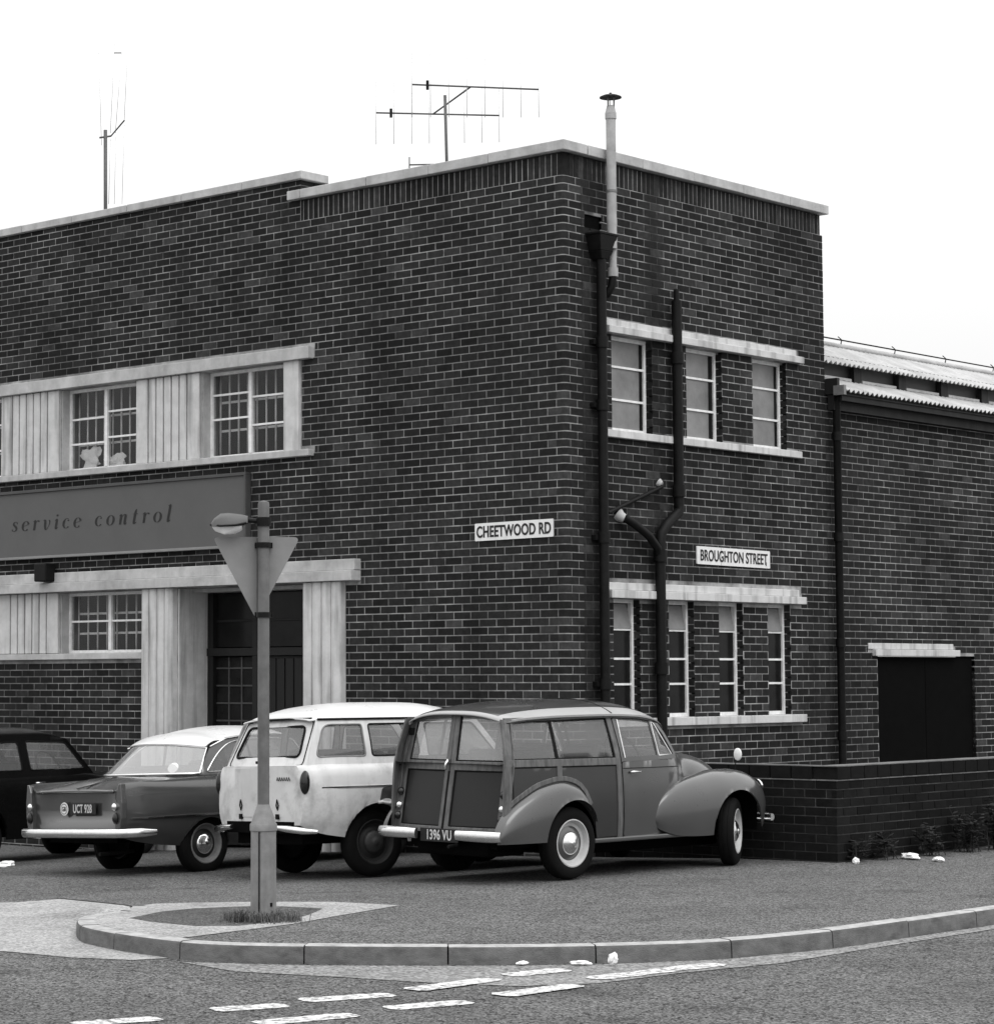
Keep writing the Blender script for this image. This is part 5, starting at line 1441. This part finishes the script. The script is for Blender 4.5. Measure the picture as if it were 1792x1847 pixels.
    def rf(x, z, off=0.0): return (x, -0.745 + 0.20 * (z - 0.97) / 0.41 + 0.05 * (abs(x) / 0.62) ** 2 - off, z)
    ro_ = [(-0.66, 0.968), (0.66, 0.968), (0.565, 1.385), (-0.565, 1.385)]
    rw = rounded([(-0.52, 1.06), (0.52, 1.06), (0.455, 1.325), (-0.455, 1.325)], 0.06, 5)
    mb = MB(); sheet(mb, ro_, [rw], rf, 0.08); tg = mb.obj('tailgate', CREAM, c, smooth=True)
    glasspane('rear_window', tg, rw, lambda x, z: rf(x, z, -0.006)); looptube(tg, 'window_seal', rw, lambda x, z: rf(x, z, 0.004), 0.012, TRIM)
    looptube(tg, 'tailgate_gap', rounded([(-0.60, 0.985), (0.60, 0.985), (0.535, 1.372), (-0.535, 1.372)], 0.04, 4), lambda x, z: rf(x, z, 0.0), 0.007, TRIM)
    MB().tube([rf(x, 1.392, 0.03) for x in np.linspace(-0.52, 0.52, 9)], 0.011, 6).obj('rain_gutter', TRIM, tg)
    MB().box(-0.03, 0.03, -0.775, -0.75, 1.005, 1.03).obj('tailgate_lock', TRIM, c, bevel=0.005)
    lg = rounded([(-0.615, 0.54), (0.615, 0.54), (0.575, 0.965), (-0.575, 0.965)], 0.02, 3)
    mb = MB(); sheet(mb, lg, [], lambda x, z: (x, -0.7615 + 0.02 * (abs(x) / 0.6) ** 3 , z), 0.1); dt = mb.obj('drop_tailgate', CREAM, c, smooth=True)
    looptube(dt, 'tailgate_gap', lg, lambda x, z: (x, -0.759 + 0.02 * (abs(x) / 0.6) ** 3, z), 0.005, TRIM)
    for k in range(6):     # badge script
        x = 0.30 + k * 0.037
        MB().tube([(x, -0.7665, 0.855), (x + 0.012, -0.7665, 0.885), (x + 0.028, -0.7665, 0.853)], 0.0035, 5).obj('badge_letter', TRIM, dt)
    MB().box(-0.55, 0.55, -0.758, -0.735, 0.40, 0.50).obj('rear_valance', UNDER, c)
    # roof
    stn = [(-0.57, 0.545, 1.375, 1.40), (-0.48, 0.575, 1.385, 1.455), (-0.2, 0.605, 1.39, 1.515), (0.2, 0.615, 1.392, 1.54), (0.7, 0.615, 1.388, 1.535), (1.05, 0.595, 1.375, 1.49), (1.24, 0.56, 1.355, 1.41)]
    yy = np.linspace(-0.57, 1.24, 30); W_, ZE, ZC = [pchip([s[0] for s in stn], [s[k] for s in stn], yy) for k in (1, 2, 3)]
    rows = [[(W_[i] * s_, y, ZE[i] + (ZC[i] - ZE[i]) * (1 - abs(s_) ** 3.0)) for s_ in np.sin(np.linspace(-1, 1, 27) * math.pi / 2)] for i, y in enumerate(yy)]
    mb = MB(); mb.grid(rows); mb.obj('roof', WHITECAR, c, smooth=50).modifiers.new('thick', 'SOLIDIFY').thickness = 0.012
    bot = [(x, 1.50 + 0.14 * (1 - (x / 0.64) ** 2), 0.985) for x in np.linspace(-0.64, 0.64, 13)]
    top = [(x, 1.19 + 0.07 * (1 - (x / 0.56) ** 2), 1.36 + 0.025 * (1 - (x / 0.56) ** 2)) for x in np.linspace(-0.56, 0.56, 13)]
    mb = MB(); ruled(mb, bot, top); mb.obj('windscreen', CARGL, c, smooth=True, fix=False)
    MB().tube(bot + top[::-1], 0.014, 6, closed=True).obj('windscreen_seal', TRIM, c)
    bumper(c, [(0.72, 2.68, 0.42), (0.5, 2.80, 0.42), (0, 2.85, 0.42), (-0.5, 2.80, 0.42), (-0.72, 2.68, 0.42)], 0.08, 0.03)
    for s_ in (1, -1): MB().lathe([(0.085, 0), (0.085, 0.02), (0.06, 0.04), (0.002, 0.05)], 20, Matrix.Translation((s_ * 0.53, 2.735, 0.66)) @ Matrix.Rotation(R(-90), 4, 'X')).obj('headlight', CHROME, c, smooth=40)
    MB().box(-0.52, 0.52, -0.66, 2.6, 0.30, 0.42).obj('underbody', UNDER, c)
    # crumpled dark dent over the rear wheel
    mb = MB(); rows = []
    for t in np.linspace(0, 1, 14):
        y = 0.02 + 0.42 * t
        rows.append([(0.775, y - 0.02, 0.66 + 0.02 * math.sin(t * 9)), (0.782, y, 0.74 + 0.02 * math.sin(t * 7 + 1)), (0.779, y + 0.02, 0.775 + 0.008 * math.sin(t * 11))])
    mb.grid(rows); mb.obj('primer_patch', mat('scraped primer', 0.05, 0.6, 0.5, 8), c, smooth=True, fix=False)
    MB().tube([(0.782, -0.02 + 0.45 * t, 0.645 - 0.02 * t + 0.006 * math.sin(t * 20)) for t in np.linspace(0, 1, 12)], 0.014, 8).obj('bent_arch_lip', CREAM, c, smooth=True)
    seats(c, (0.62,), 0.45, 1.10, 0.9); MB().box(-0.55, 0.55, -0.10, 0.0, 0.9, 1.12).obj('rear_seat', SEAT, c, bevel=0.03); steering(c, 0.32, 1.15, 1.03)
cream_estate()

# ---- finned saloon
def finned_saloon():
    c = carroot('finned_saloon_car', (-2.569, -3.068, -0.185), 3, 0.038, 'grey tail finned saloon car with white roof and wide rear window', 'car')
    A = [(0, 0.245, 0.285), (2.42, 0.27, 0.30)]
    st = [(-1.00, [(0.60, 0.40), (0.68, 0.46), (0.715, 0.54), (0.725, 0.66), (0.72, 0.80), (0.70, 0.872), (0.685, 0.870), (0.64, 0.82), (0.5, 0.80), (0, 0.80)]),
          (-0.80, [(0.62, 0.34), (0.71, 0.44), (0.755, 0.55), (0.765, 0.66), (0.755, 0.80), (0.73, 0.88), (0.71, 0.88), (0.65, 0.842), (0.5, 0.845), (0, 0.86)]),
          (-0.45, [(0.64, 0.29), (0.73, 0.42), (0.775, 0.55), (0.785, 0.66), (0.775, 0.80), (0.74, 0.888), (0.70, 0.892), (0.62, 0.89), (0.45, 0.915), (0, 0.935)]),
          (0.0, [(0.66, 0.26), (0.74, 0.40), (0.78, 0.55), (0.79, 0.66), (0.78, 0.80), (0.735, 0.90), (0.68, 0.92), (0.55, 0.935), (0.4, 0.945), (0, 0.95)]),
          (1.3, [(0.67, 0.24), (0.745, 0.40), (0.785, 0.55), (0.79, 0.66), (0.78, 0.80), (0.735, 0.905), (0.68, 0.925), (0.55, 0.94), (0.4, 0.945), (0, 0.95)]),
          (1.75, [(0.67, 0.25), (0.74, 0.40), (0.78, 0.55), (0.785, 0.66), (0.77, 0.79), (0.71, 0.88), (0.64, 0.905), (0.5, 0.92), (0.35, 0.93), (0, 0.94)]),
          (2.75, [(0.62, 0.30), (0.70, 0.42), (0.745, 0.53), (0.75, 0.62), (0.735, 0.73), (0.68, 0.80), (0.6, 0.82), (0.45, 0.835), (0.3, 0.85), (0, 0.855)]),
          (3.02, [(0.55, 0.38), (0.64, 0.44), (0.68, 0.52), (0.69, 0.60), (0.67, 0.68), (0.62, 0.73), (0.55, 0.745), (0.4, 0.75), (0.3, 0.755), (0, 0.76)])]
    rows = bodyloft(st, dense(-1.0, 3.02, A, 70), A, 3, 0.5)
    mb = MB(); mb.grid(rows); mb.add(rows[-1], [tuple(range(len(rows[-1])))])
    mb.obj('body', FINCAR, c, smooth=38, merge=0.0005)
    # rear panel with hollow between the fins
    poly = rounded([(-0.655, 0.41), (0.655, 0.41), (0.70, 0.55), (0.69, 0.82), (-0.69, 0.82), (-0.70, 0.55)], 0.03, 3)
    def rp(x, z, off=0.0): return (x, -0.985 + 0.065 * max(0, 1 - (abs(x) / 0.62) ** 6) * max(0, min(1, (z - 0.48) / 0.08)) - off, z)
    mb = MB(); sheet(mb, poly, [], rp, 0.05); mb.obj('rear_panel', FINCAR, c, smooth=40)
    MB().tube([(x, -1.0 + 0.05 * (1 - (x / 0.6) ** 2) - 0.01, 0.802 + 0.008 * (1 - (x / .6) ** 2)) for x in np.linspace(-0.58, 0.58, 15)], 0.018, 8).obj('boot_lip', FINCAR, c, smooth=True)
    MB().tube([(0, -0.98, 0.835), (0, -0.72, 0.885), (0, -0.5, 0.935)], [0.008, 0.012, 0.004], 8).obj('boot_crease', FINCAR, c, smooth=True)
    for sgn in (1, -1):
        # fin end with lamps
        mb = MB(); pl = [(0.63, 0.44), (0.70, 0.46), (0.73, 0.56), (0.735, 0.70), (0.715, 0.878), (0.685, 0.875), (0.655, 0.80), (0.64, 0.60)]
        n = len(pl)
        vs = [(sgn * x, -1.03 - 0.02 * (0.88 - z), z) for x, z in pl] + [(sgn * x, -0.97, z) for x, z in pl]
        mb.add(vs, [tuple(range(n)), tuple(range(2 * n - 1, n - 1, -1))] + [(i, (i + 1) % n, n + (i + 1) % n, n + i) for i in range(n)]); mb.obj('fin_end', FINCAR, c, bevel=0.008)
        MB().lathe([(0.034, 0), (0.034, 0.018), (0.02, 0.034), (0.002, 0.038)], 16, Matrix.Translation((sgn * 0.645, -1.035, 0.665)) @ Matrix.Rotation(R(90), 4, 'X')).obj('reversing_lamp', CHROME, c, smooth=40)
        MB().lathe([(0.034, 0), (0.034, 0.018), (0.02, 0.034), (0.002, 0.038)], 16, Matrix.Translation((sgn * 0.655, -1.035, 0.56)) @ Matrix.Rotation(R(90), 4, 'X') @ Matrix.Diagonal((1, 1.5, 1, 1))).obj('tail_lamp', LENS, c, smooth=40)
        sxp = lambda y, z, off=0.0: (sgn * (float(pchip([-1.0, -0.8, -0.45, 0.0, 1.3, 1.75, 2.75], [0.724, 0.762, 0.784, 0.789, 0.789, 0.783, 0.745], y)) + (0.004 if z > .7 else 0.0) - max(0, z - .72) * .25 - max(0, .58 - z) * 0.12 + off), y, z)
        mb = MB(); ribbon(mb, line((-0.93, 0.552), (2.6, 0.575), 20), 0.014, sxp, 0.008); mb.obj('trim_strip', CHROME, c)
        mb = MB(); ribbon(mb, line((-0.95, 0.765), (0.4, 0.80), 10) + line((0.5, 0.80), (2.5, 0.74), 10), 0.010, sxp, 0.006); mb.obj('trim_strip', FINCAR, c)
        wheel(c, sgn * 0.625, 0, 0.285, 0.145, 0.10, STEELG, CHROME, drum=RIMD); wheel(c, sgn * 0.625, 2.42, 0.285, 0.145, 0.10, STEELG, CHROME, drum=RIMD)
        S = side_mapper(0.70, 0.58, 0.93, 1.295, [(0.4, -0.1, 0.02), (1.1, 1.6, 0.05)])(sgn)
        outl = [(-0.07, 0.925), (1.56, 0.925), (1.29, 1.262), (0.95, 1.292), (0.6, 1.288), (0.35, 1.262), (0.13, 1.185)]
        hole = rounded([(0.03, 0.955), (1.42, 0.955), (1.20, 1.245), (0.85, 1.262), (0.56, 1.258), (0.36, 1.225), (0.19, 1.12)], [0.03, 0.03, 0.03, 0.1, 0.1, 0.1, 0.1], 4)
        mb = MB(); sheet(mb, outl, [hole], S, 0.06); mb.obj('side_panel', FINCAR, c, smooth=True)
        glasspane('window', c, hole, lambda y, z: S(y, z, -0.006)); looptube(c, 'window_trim', hole, lambda y, z: S(y, z, 0.004), 0.008, CHROME)
        mb = MB(); ribbon(mb, [(0.62, 0.955), (0.60, 1.26)], 0.03, S, 0.002); mb.obj('window_post', TRIM, c)
        MB().tube([S(y, z, 0.014) for y, z in ((0.13, 1.19), (0.35, 1.268), (0.6, 1.294), (0.95, 1.297), (1.28, 1.268))], 0.009, 6).obj('drip_rail', CHROME, c, smooth=True)
    n = 17
    sx_ = np.linspace(-1, 1, n)
    bot = [(0.69 * math.sin(s_ * 1.25) / math.sin(1.25), -0.42 + 0.36 * (1 - math.cos(s_ * 1.25)) / (1 - math.cos(1.25)), 0.945 - 0.004 * s_ * s_) for s_ in sx_]
    top = [(0.565 * math.sin(s_ * 1.1) / math.sin(1.1), -0.10 + 0.24 * (1 - math.cos(s_ * 1.1)) / (1 - math.cos(1.1)), 1.225 - 0.05 * s_ * s_) for s_ in sx_]
    mb = MB(); ruled(mb, bot, top, 8); mb.obj('rear_window', REARGL, c, smooth=True, fix=False)
    MB().tube(bot + top[::-1], 0.011, 6, closed=True).obj('rear_window_trim', CHROME, c, smooth=True)
    # roof
    stn = [(0.30, 0.575, 1.25, 1.335), (0.5, 0.585, 1.28, 1.375), (0.75, 0.588, 1.293, 1.396), (1.0, 0.58, 1.29, 1.392), (1.2, 0.565, 1.27, 1.36), (1.33, 0.545, 1.245, 1.31)]
    yy = np.linspace(0.30, 1.33, 16); W_, ZE, ZC = [pchip([s[0] for s in stn], [s[k] for s in stn], yy) for k in (1, 2, 3)]
    rows = []
    r0 = [(x * 1.01, y - 0.02, z + 0.012) for (x, y, z) in top]
    r1 = [(W_[0] * s_, yy[0], ZE[0] + (ZC[0] - ZE[0]) * (1 - abs(s_) ** 2.5)) for s_ in sx_]
    for t in (0, 0.12, 0.3, 0.5, 0.75):
        rows.append([tuple(Vector(a).lerp(Vector(b), t) + Vector((0, 0, 0.028 * math.sin(math.pi * t)))) for a, b in zip(r0, r1)])
    rows += [[(W_[i] * s_, y, ZE[i] + (ZC[i] - ZE[i]) * (1 - abs(s_) ** 2.5)) for s_ in sx_] for i, y in enumerate(yy)]
    mb = MB(); mb.grid(rows); ro = mb.obj('roof', WHITECAR, c, smooth=60); ro.modifiers.new('thick', 'SOLIDIFY').thickness = 0.014
    ss = ro.modifiers.new('sub', 'SUBSURF'); ss.levels = 1; ss.render_levels = 1
    b2 = [(x, 1.50 + 0.16 * (1 - (x / 0.66) ** 2), 0.94) for x in np.linspace(-0.66, 0.66, 13)]
    t2 = [(x, 1.28 + 0.08 * (1 - (x / 0.55) ** 2), 1.25 + 0.05 * (1 - (x / 0.55) ** 2)) for x in np.linspace(-0.55, 0.55, 13)]
    mb = MB(); ruled(mb, b2, t2); mb.obj('windscreen', CARGL, c, smooth=True, fix=False)
    MB().tube(b2 + t2[::-1], 0.013, 6, closed=True).obj('windscreen_trim', CHROME, c, smooth=True)
    bumper(c, [(-0.80, -0.86, 0.425), (-0.77, -1.0, 0.425), (-0.70, -1.075, 0.425), (-0.4, -1.11, 0.425), (0, -1.12, 0.425), (0.4, -1.11, 0.425), (0.70, -1.075, 0.425), (0.77, -1.0, 0.425), (0.815, -0.86, 0.425), (0.825, -0.72, 0.425)], 0.085, 0.035, endk=0.7)
    plate_rear(c, 'UCT 928', 0.05, -0.955, 0.645, 0.40, 0.105, 0.11, 0.66)
    bd = MB(); bd.lathe([(0.062, 0.0), (0.062, 0.004), (0.056, 0.006), (0.002, 0.006)], 24, Matrix.Translation((-0.235, -0.952, 0.645)) @ Matrix.Rotation(R(90), 4, 'X')); badge = bd.obj('round_badge', WHITE, c)
    MB().lathe([(0.050, 0.007), (0.044, 0.0075)], 24, Matrix.Translation((-0.235, -0.952, 0.645)) @ Matrix.Rotation(R(90), 4, 'X')).obj('badge_ring', BLACK, badge)
    font_mesh('GB', 0.06, BLACK, badge, 'characters', Matrix.Translation((-0.235, -0.960, 0.643)) @ Matrix.Rotation(R(90), 4, 'X'), 0.8, 0.001, 0.0008)
    bumper(c, [(0.75, 2.95, 0.42), (0.5, 3.08, 0.42), (0, 3.12, 0.42), (-0.5, 3.08, 0.42), (-0.75, 2.95, 0.42)], 0.08, 0.03)
    MB().box(-0.52, 0.52, -0.92, 2.9, 0.33, 0.45).obj('underbody', UNDER, c)
    MB().tube([(0.35, -0.6, 0.24), (0.35, -1.0, 0.23)], 0.018, 8).obj('exhaust_pipe', IRON, c)
    seats(c, (0.85,), 0.45, 1.06, 0.88); MB().box(-0.55, 0.55, 0.12, 0.24, 0.88, 1.02).obj('rear_seat', SEAT, c, bevel=0.03); steering(c, 0.32, 1.32, 0.98)
    MB().lathe([(0.055, 0), (0.055, 0.003), (0.002, 0.004)], 20, Matrix.Translation((0.47, -0.20, 1.00)) @ Matrix.Rotation(R(55), 4, 'X') @ Matrix.Rotation(R(20), 4, 'Y')).obj('window_sticker', WHITE, c)
finned_saloon()

# ---- black saloon
def black_saloon():
    c = carroot('black_saloon_car', (-6.15, -2.96, -0.32), 0, 0.038, 'upright black saloon car behind the finned one', 'car')
    A = [(0, 0.31, 0.33), (2.2, 0.31, 0.34)]
    st = [(-0.85, [(0.55, 0.42), (0.60, 0.5), (0.62, 0.62), (0.60, 0.75), (0.45, 0.84), (0, 0.88)]),
          (-0.5, [(0.66, 0.34), (0.72, 0.48), (0.74, 0.65), (0.72, 0.85), (0.5, 0.96), (0, 1.0)]),
          (0.4, [(0.69, 0.28), (0.75, 0.48), (0.765, 0.68), (0.74, 0.92), (0.5, 0.95), (0, 0.95)]),
          (1.4, [(0.69, 0.28), (0.75, 0.48), (0.765, 0.68), (0.72, 0.93), (0.5, 0.96), (0, 0.98)]),
          (1.8, [(0.69, 0.30), (0.75, 0.48), (0.76, 0.66), (0.70, 0.88), (0.45, 0.95), (0, 0.98)]),
          (2.5, [(0.66, 0.34), (0.73, 0.48), (0.74, 0.62), (0.68, 0.78), (0.4, 0.88), (0, 0.92)]),
          (2.78, [(0.55, 0.42), (0.63, 0.5), (0.65, 0.58), (0.58, 0.69), (0.35, 0.78), (0, 0.82)])]
    rows = bodyloft(st, dense(-0.85, 2.78, A, 50), A, 3, 0.5)
    mb = MB(); mb.grid(rows)
    for e in (rows[0], rows[-1]): mb.add(e, [tuple(range(len(e)))])
    mb.obj('body', BLACKCAR, c, smooth=45, merge=0.0005)
    outl = [(-0.30, 0.90), (1.62, 0.90), (1.24, 1.33), (0.9, 1.375), (0.3, 1.375), (0.0, 1.33), (-0.18, 1.18)]
    w1 = rounded([(0.06, 1.0), (0.55, 1.0), (0.55, 1.30), (0.22, 1.30)], [0.04, 0.03, 0.03, 0.08], 4); w2 = rounded([(0.66, 1.0), (1.44, 1.0), (1.20, 1.29), (0.66, 1.31)], 0.04, 4)
    for sgn in (1, -1):
        S = side_mapper(0.735, 0.60, 0.90, 1.375, [(0.4, -0.3, 0.06), (1.1, 1.65, 0.08)])(sgn)
        mb = MB(); sheet(mb, outl, [w1, w2], S, 0.07); mb.obj('side_panel', BLACKCAR, c, smooth=True)
        for w in (w1, w2):
            glasspane('window', c, w, lambda y, z: S(y, z, -0.006)); looptube(c, 'window_seal', w, lambda y, z: S(y, z, 0.002), 0.007, TRIM)
        mb = MB(); ribbon(mb, [(0.605, 0.35), (0.605, 1.34)], 0.006, lambda y, z, off=0.0: (sgn * (float(pchip([.28, .48, .68, .92, 1.375], [.69, .75, .765, .735, .605], z)) + off), y, z), 0.003); mb.obj('door_gap', TRIM, c)
        hd = MB(); hd.tube([(sgn * 0.76, 0.68, 0.86), (sgn * 0.785, 0.70, 0.862), (sgn * 0.785, 0.80, 0.862)], 0.011, 8); hd.obj('handle', CHROME, c, smooth=True)
        wheel(c, sgn * 0.62, 0, 0.30, 0.14, 0.10, RIMD, CHROME); wheel(c, sgn * 0.62, 2.2, 0.30, 0.14, 0.10, RIMD, CHROME)
        MB().lathe([(0.04, 0), (0.035, 0.02), (0.002, 0.03)], 14, Matrix.Translation((sgn * 0.52, -0.84, 0.66)) @ Matrix.Rotation(R(90), 4, 'X')).obj('tail_lamp', LENS, c)
        MB().lathe([(0.085, 0), (0.085, 0.02), (0.06, 0.04), (0.002, 0.05)], 20, Matrix.Translation((sgn * 0.52, 2.77, 0.62)) @ Matrix.Rotation(R(-90), 4, 'X')).obj('headlight', CHROME, c, smooth=40)
    stn = [(-0.30, 0.52, 1.10, 1.14), (-0.12, 0.555, 1.24, 1.30), (0.1, 0.58, 1.345, 1.42), (0.4, 0.60, 1.375, 1.465), (0.9, 0.60, 1.375, 1.47), (1.15, 0.585, 1.35, 1.43), (1.30, 0.55, 1.31, 1.36)]
    yy = np.linspace(-0.30, 1.30, 26); W_, ZE, ZC = [pchip([s[0] for s in stn], [s[k] for s in stn], yy) for k in (1, 2, 3)]
    mb = MB(); mb.grid([[(W_[i] * s_, y, ZE[i] + (ZC[i] - ZE[i]) * (1 - abs(s_) ** 2.6)) for s_ in np.linspace(-1, 1, 21)] for i, y in enumerate(yy)]); mb.obj('roof', BLACKCAR, c, smooth=60).modifiers.new('thick', 'SOLIDIFY').thickness = 0.012
    b2 = [(x, 1.56 + 0.16 * (1 - (x / 0.66) ** 2), 0.94) for x in np.linspace(-0.66, 0.66, 13)]
    t2 = [(x, 1.24 + 0.08 * (1 - (x / 0.56) ** 2), 1.315 + 0.04 * (1 - (x / 0.56) ** 2)) for x in np.linspace(-0.56, 0.56, 13)]
    mb = MB(); ruled(mb, b2, t2); mb.obj('windscreen', CARGL, c, smooth=True, fix=False)
    b3 = [(x, -0.46 + 0.05 * (x / 0.6) ** 2, 0.97) for x in np.linspace(-0.6, 0.6, 9)]; t3 = [(x * 0.87, -0.30 + 0.04 * (x / 0.6) ** 2, 1.13) for x in np.linspace(-0.6, 0.6, 9)]
    mb = MB(); ruled(mb, b3, t3); mb.obj('rear_window', CARGL, c, smooth=True, fix=False)
    bumper(c, [(-0.70, -0.82, 0.42), (-0.45, -0.95, 0.42), (0, -0.98, 0.42), (0.45, -0.95, 0.42), (0.70, -0.82, 0.42)], 0.07, 0.03)
    bumper(c, [(0.72, 2.70, 0.42), (0.5, 2.84, 0.42), (0, 2.88, 0.42), (-0.5, 2.84, 0.42), (-0.72, 2.70, 0.42)], 0.07, 0.03)
    MB().box(-0.5, 0.5, -0.75, 2.6, 0.3, 0.4).obj('underbody', UNDER, c)
    seats(c, (0.72,), 0.42, 1.10, 0.88); steering(c, 0.3, 1.25, 1.02)
black_saloon()

# ------------------------------------------------------------------ litter and weeds
LIT = [('crumpled_paper', (-4.95, -3.05, None), (0.15, 0.09, 0.045), 'large crumpled white paper on the forecourt near the black car', 2.2),
       ('crumpled_paper', (3.36, 0.78, None), (0.13, 0.06, 0.030), 'flat white paper lying at the foot of the low wall', 5.7),
       ('crumpled_paper', (3.72, 0.66, None), (0.06, 0.04, 0.025), 'small grey paper scrap just off the low wall', 9.1),
       ('crumpled_paper', (3.28, -0.02, None), (0.03, 0.025, 0.03), 'little upright scrap caught at the end of the low wall', 1.3),
       ('crumpled_paper', (5.82, -6.90, ROADZ), (0.03, 0.028, 0.038), 'upright white scrap in the gutter against the kerb', 4.4),
       ('crumpled_paper', (5.66, -7.02, ROADZ), (0.06, 0.022, 0.014), 'flattened dirty wrapper in the gutter against the kerb', 6.9),
       ('crumpled_paper', (5.38, -7.25, ROADZ), (0.04, 0.02, 0.012), 'small torn wrapper in the gutter beside a kerb joint', 7.7)]
for nm, (x, y, z), sz, lab, seed in LIT:
    o = crumple(nm, (x, y, (ground_z(x) if z is None else z) + 0.002), sz, PAPER, seed, 0.8)
    o.rotation_euler = (0, 0, seed); tag(o, lab, 'litter', 'scraps of litter')
def blades(name, pts, h, n, spread, m_, parent=None, w=0.006):
    mb = MB()
    for (x, y) in pts:
        for k in range(n):
            a = random.uniform(0, 2 * math.pi); r_ = abs(random.gauss(0, spread))
            bx, by = x + r_ * math.cos(a), y + r_ * math.sin(a)
            L = h * random.uniform(0.4, 1.1); le = random.uniform(0.2, 0.9) * L; a2 = random.uniform(0, 2 * math.pi)
            dx, dy = math.cos(a2), math.sin(a2); z = ground_z(bx) 
            q = [(bx - dy * w, by + dx * w, z), (bx + dy * w, by - dx * w, z), (bx + dx * le * .4 + dy * w * .7, by + dy * le * .4 - dx * w * .7, z + L * .65), (bx + dx * le * .4 - dy * w * .7, by + dy * le * .4 + dx * w * .7, z + L * .65), (bx + dx * le, by + dy * le, z + L * .85)]
            mb.add(q, [(0, 1, 2, 3), (3, 2, 4)])
    return mb.obj(name, m_, parent, fix=False)
pts = [(BX + 0.16 * math.cos(a) + 0.02, BY - 0.06 + 0.13 * math.sin(a)) for a in (0.2, 0.5, 1.1, 2.4, 3.3, 3.8, 4.1, 4.4, 4.7, 4.9, 5.3, 5.6, 5.9)] + [(BX - 0.1, BY - 0.2), (BX + 0.2, BY - 0.1), (BX + 0.28, BY + 0.02), (BX - 0.02, BY - 0.22)]
tag(blades('grass', pts, 0.10, 60, 0.06, GRASSM, None, 0.003), 'ragged grass tufts round the foot of the sign post', 'grass', kind='stuff')
def weed(x, y, h, n, label):
    e = empty('weed_plant', (x, y, ground_z(x)), label=label, cat='weed', group='weeds along the low wall')
    st_, lf = MB(), MB()
    for k in range(n):
        a = random.uniform(0, 2 * math.pi); L = h * random.uniform(0.5, 1.0); le = L * random.uniform(0.15, 0.5)
        tip = Vector((math.cos(a) * le, math.sin(a) * le, L)); b0 = Vector((random.gauss(0, .05), random.gauss(0, .07), 0))
        st_.tube([b0, b0.lerp(tip, .5) + Vector((0, 0, .03)), tip], [0.004, 0.003, 0.0015], 4)
        for t in np.linspace(0.15, 1, 12):
            p = b0.lerp(tip, t); a2 = random.uniform(0, 2 * math.pi); ll = random.uniform(0.04, 0.10)
            d = Vector((math.cos(a2), math.sin(a2), random.uniform(-.2, .6))).normalized(); s_ = d.cross(Vector((0, 0, 1))).normalized() * ll * 0.28
            lf.add([p, p + d * ll * .5 + s_, p + d * ll, p + d * ll * .5 - s_], [(0, 1, 2, 3)])
    st_.obj('stem', WEEDM, e); lf.obj('foliage', WEEDM, e, fix=False)
WL = ['thin weed at the exposed end of the low wall', 'spindly weed against the low wall by the white paper', 'low leafy weed part way along the low wall', 'bushy dark weed spreading from the low wall', 'tall bushy weed leaning off the low wall']
for k, (x, y, h, n) in enumerate([(3.20, 0.22, 0.28, 6), (3.20, 0.62, 0.25, 7), (3.24, 1.30, 0.30, 12), (3.30, 1.95, 0.42, 22), (3.34, 2.45, 0.50, 28)]): weed(x, y, h, n, WL[k])
weed(3.36, 3.1, 0.5, 26, 'wide bushy weed farther up the low wall')
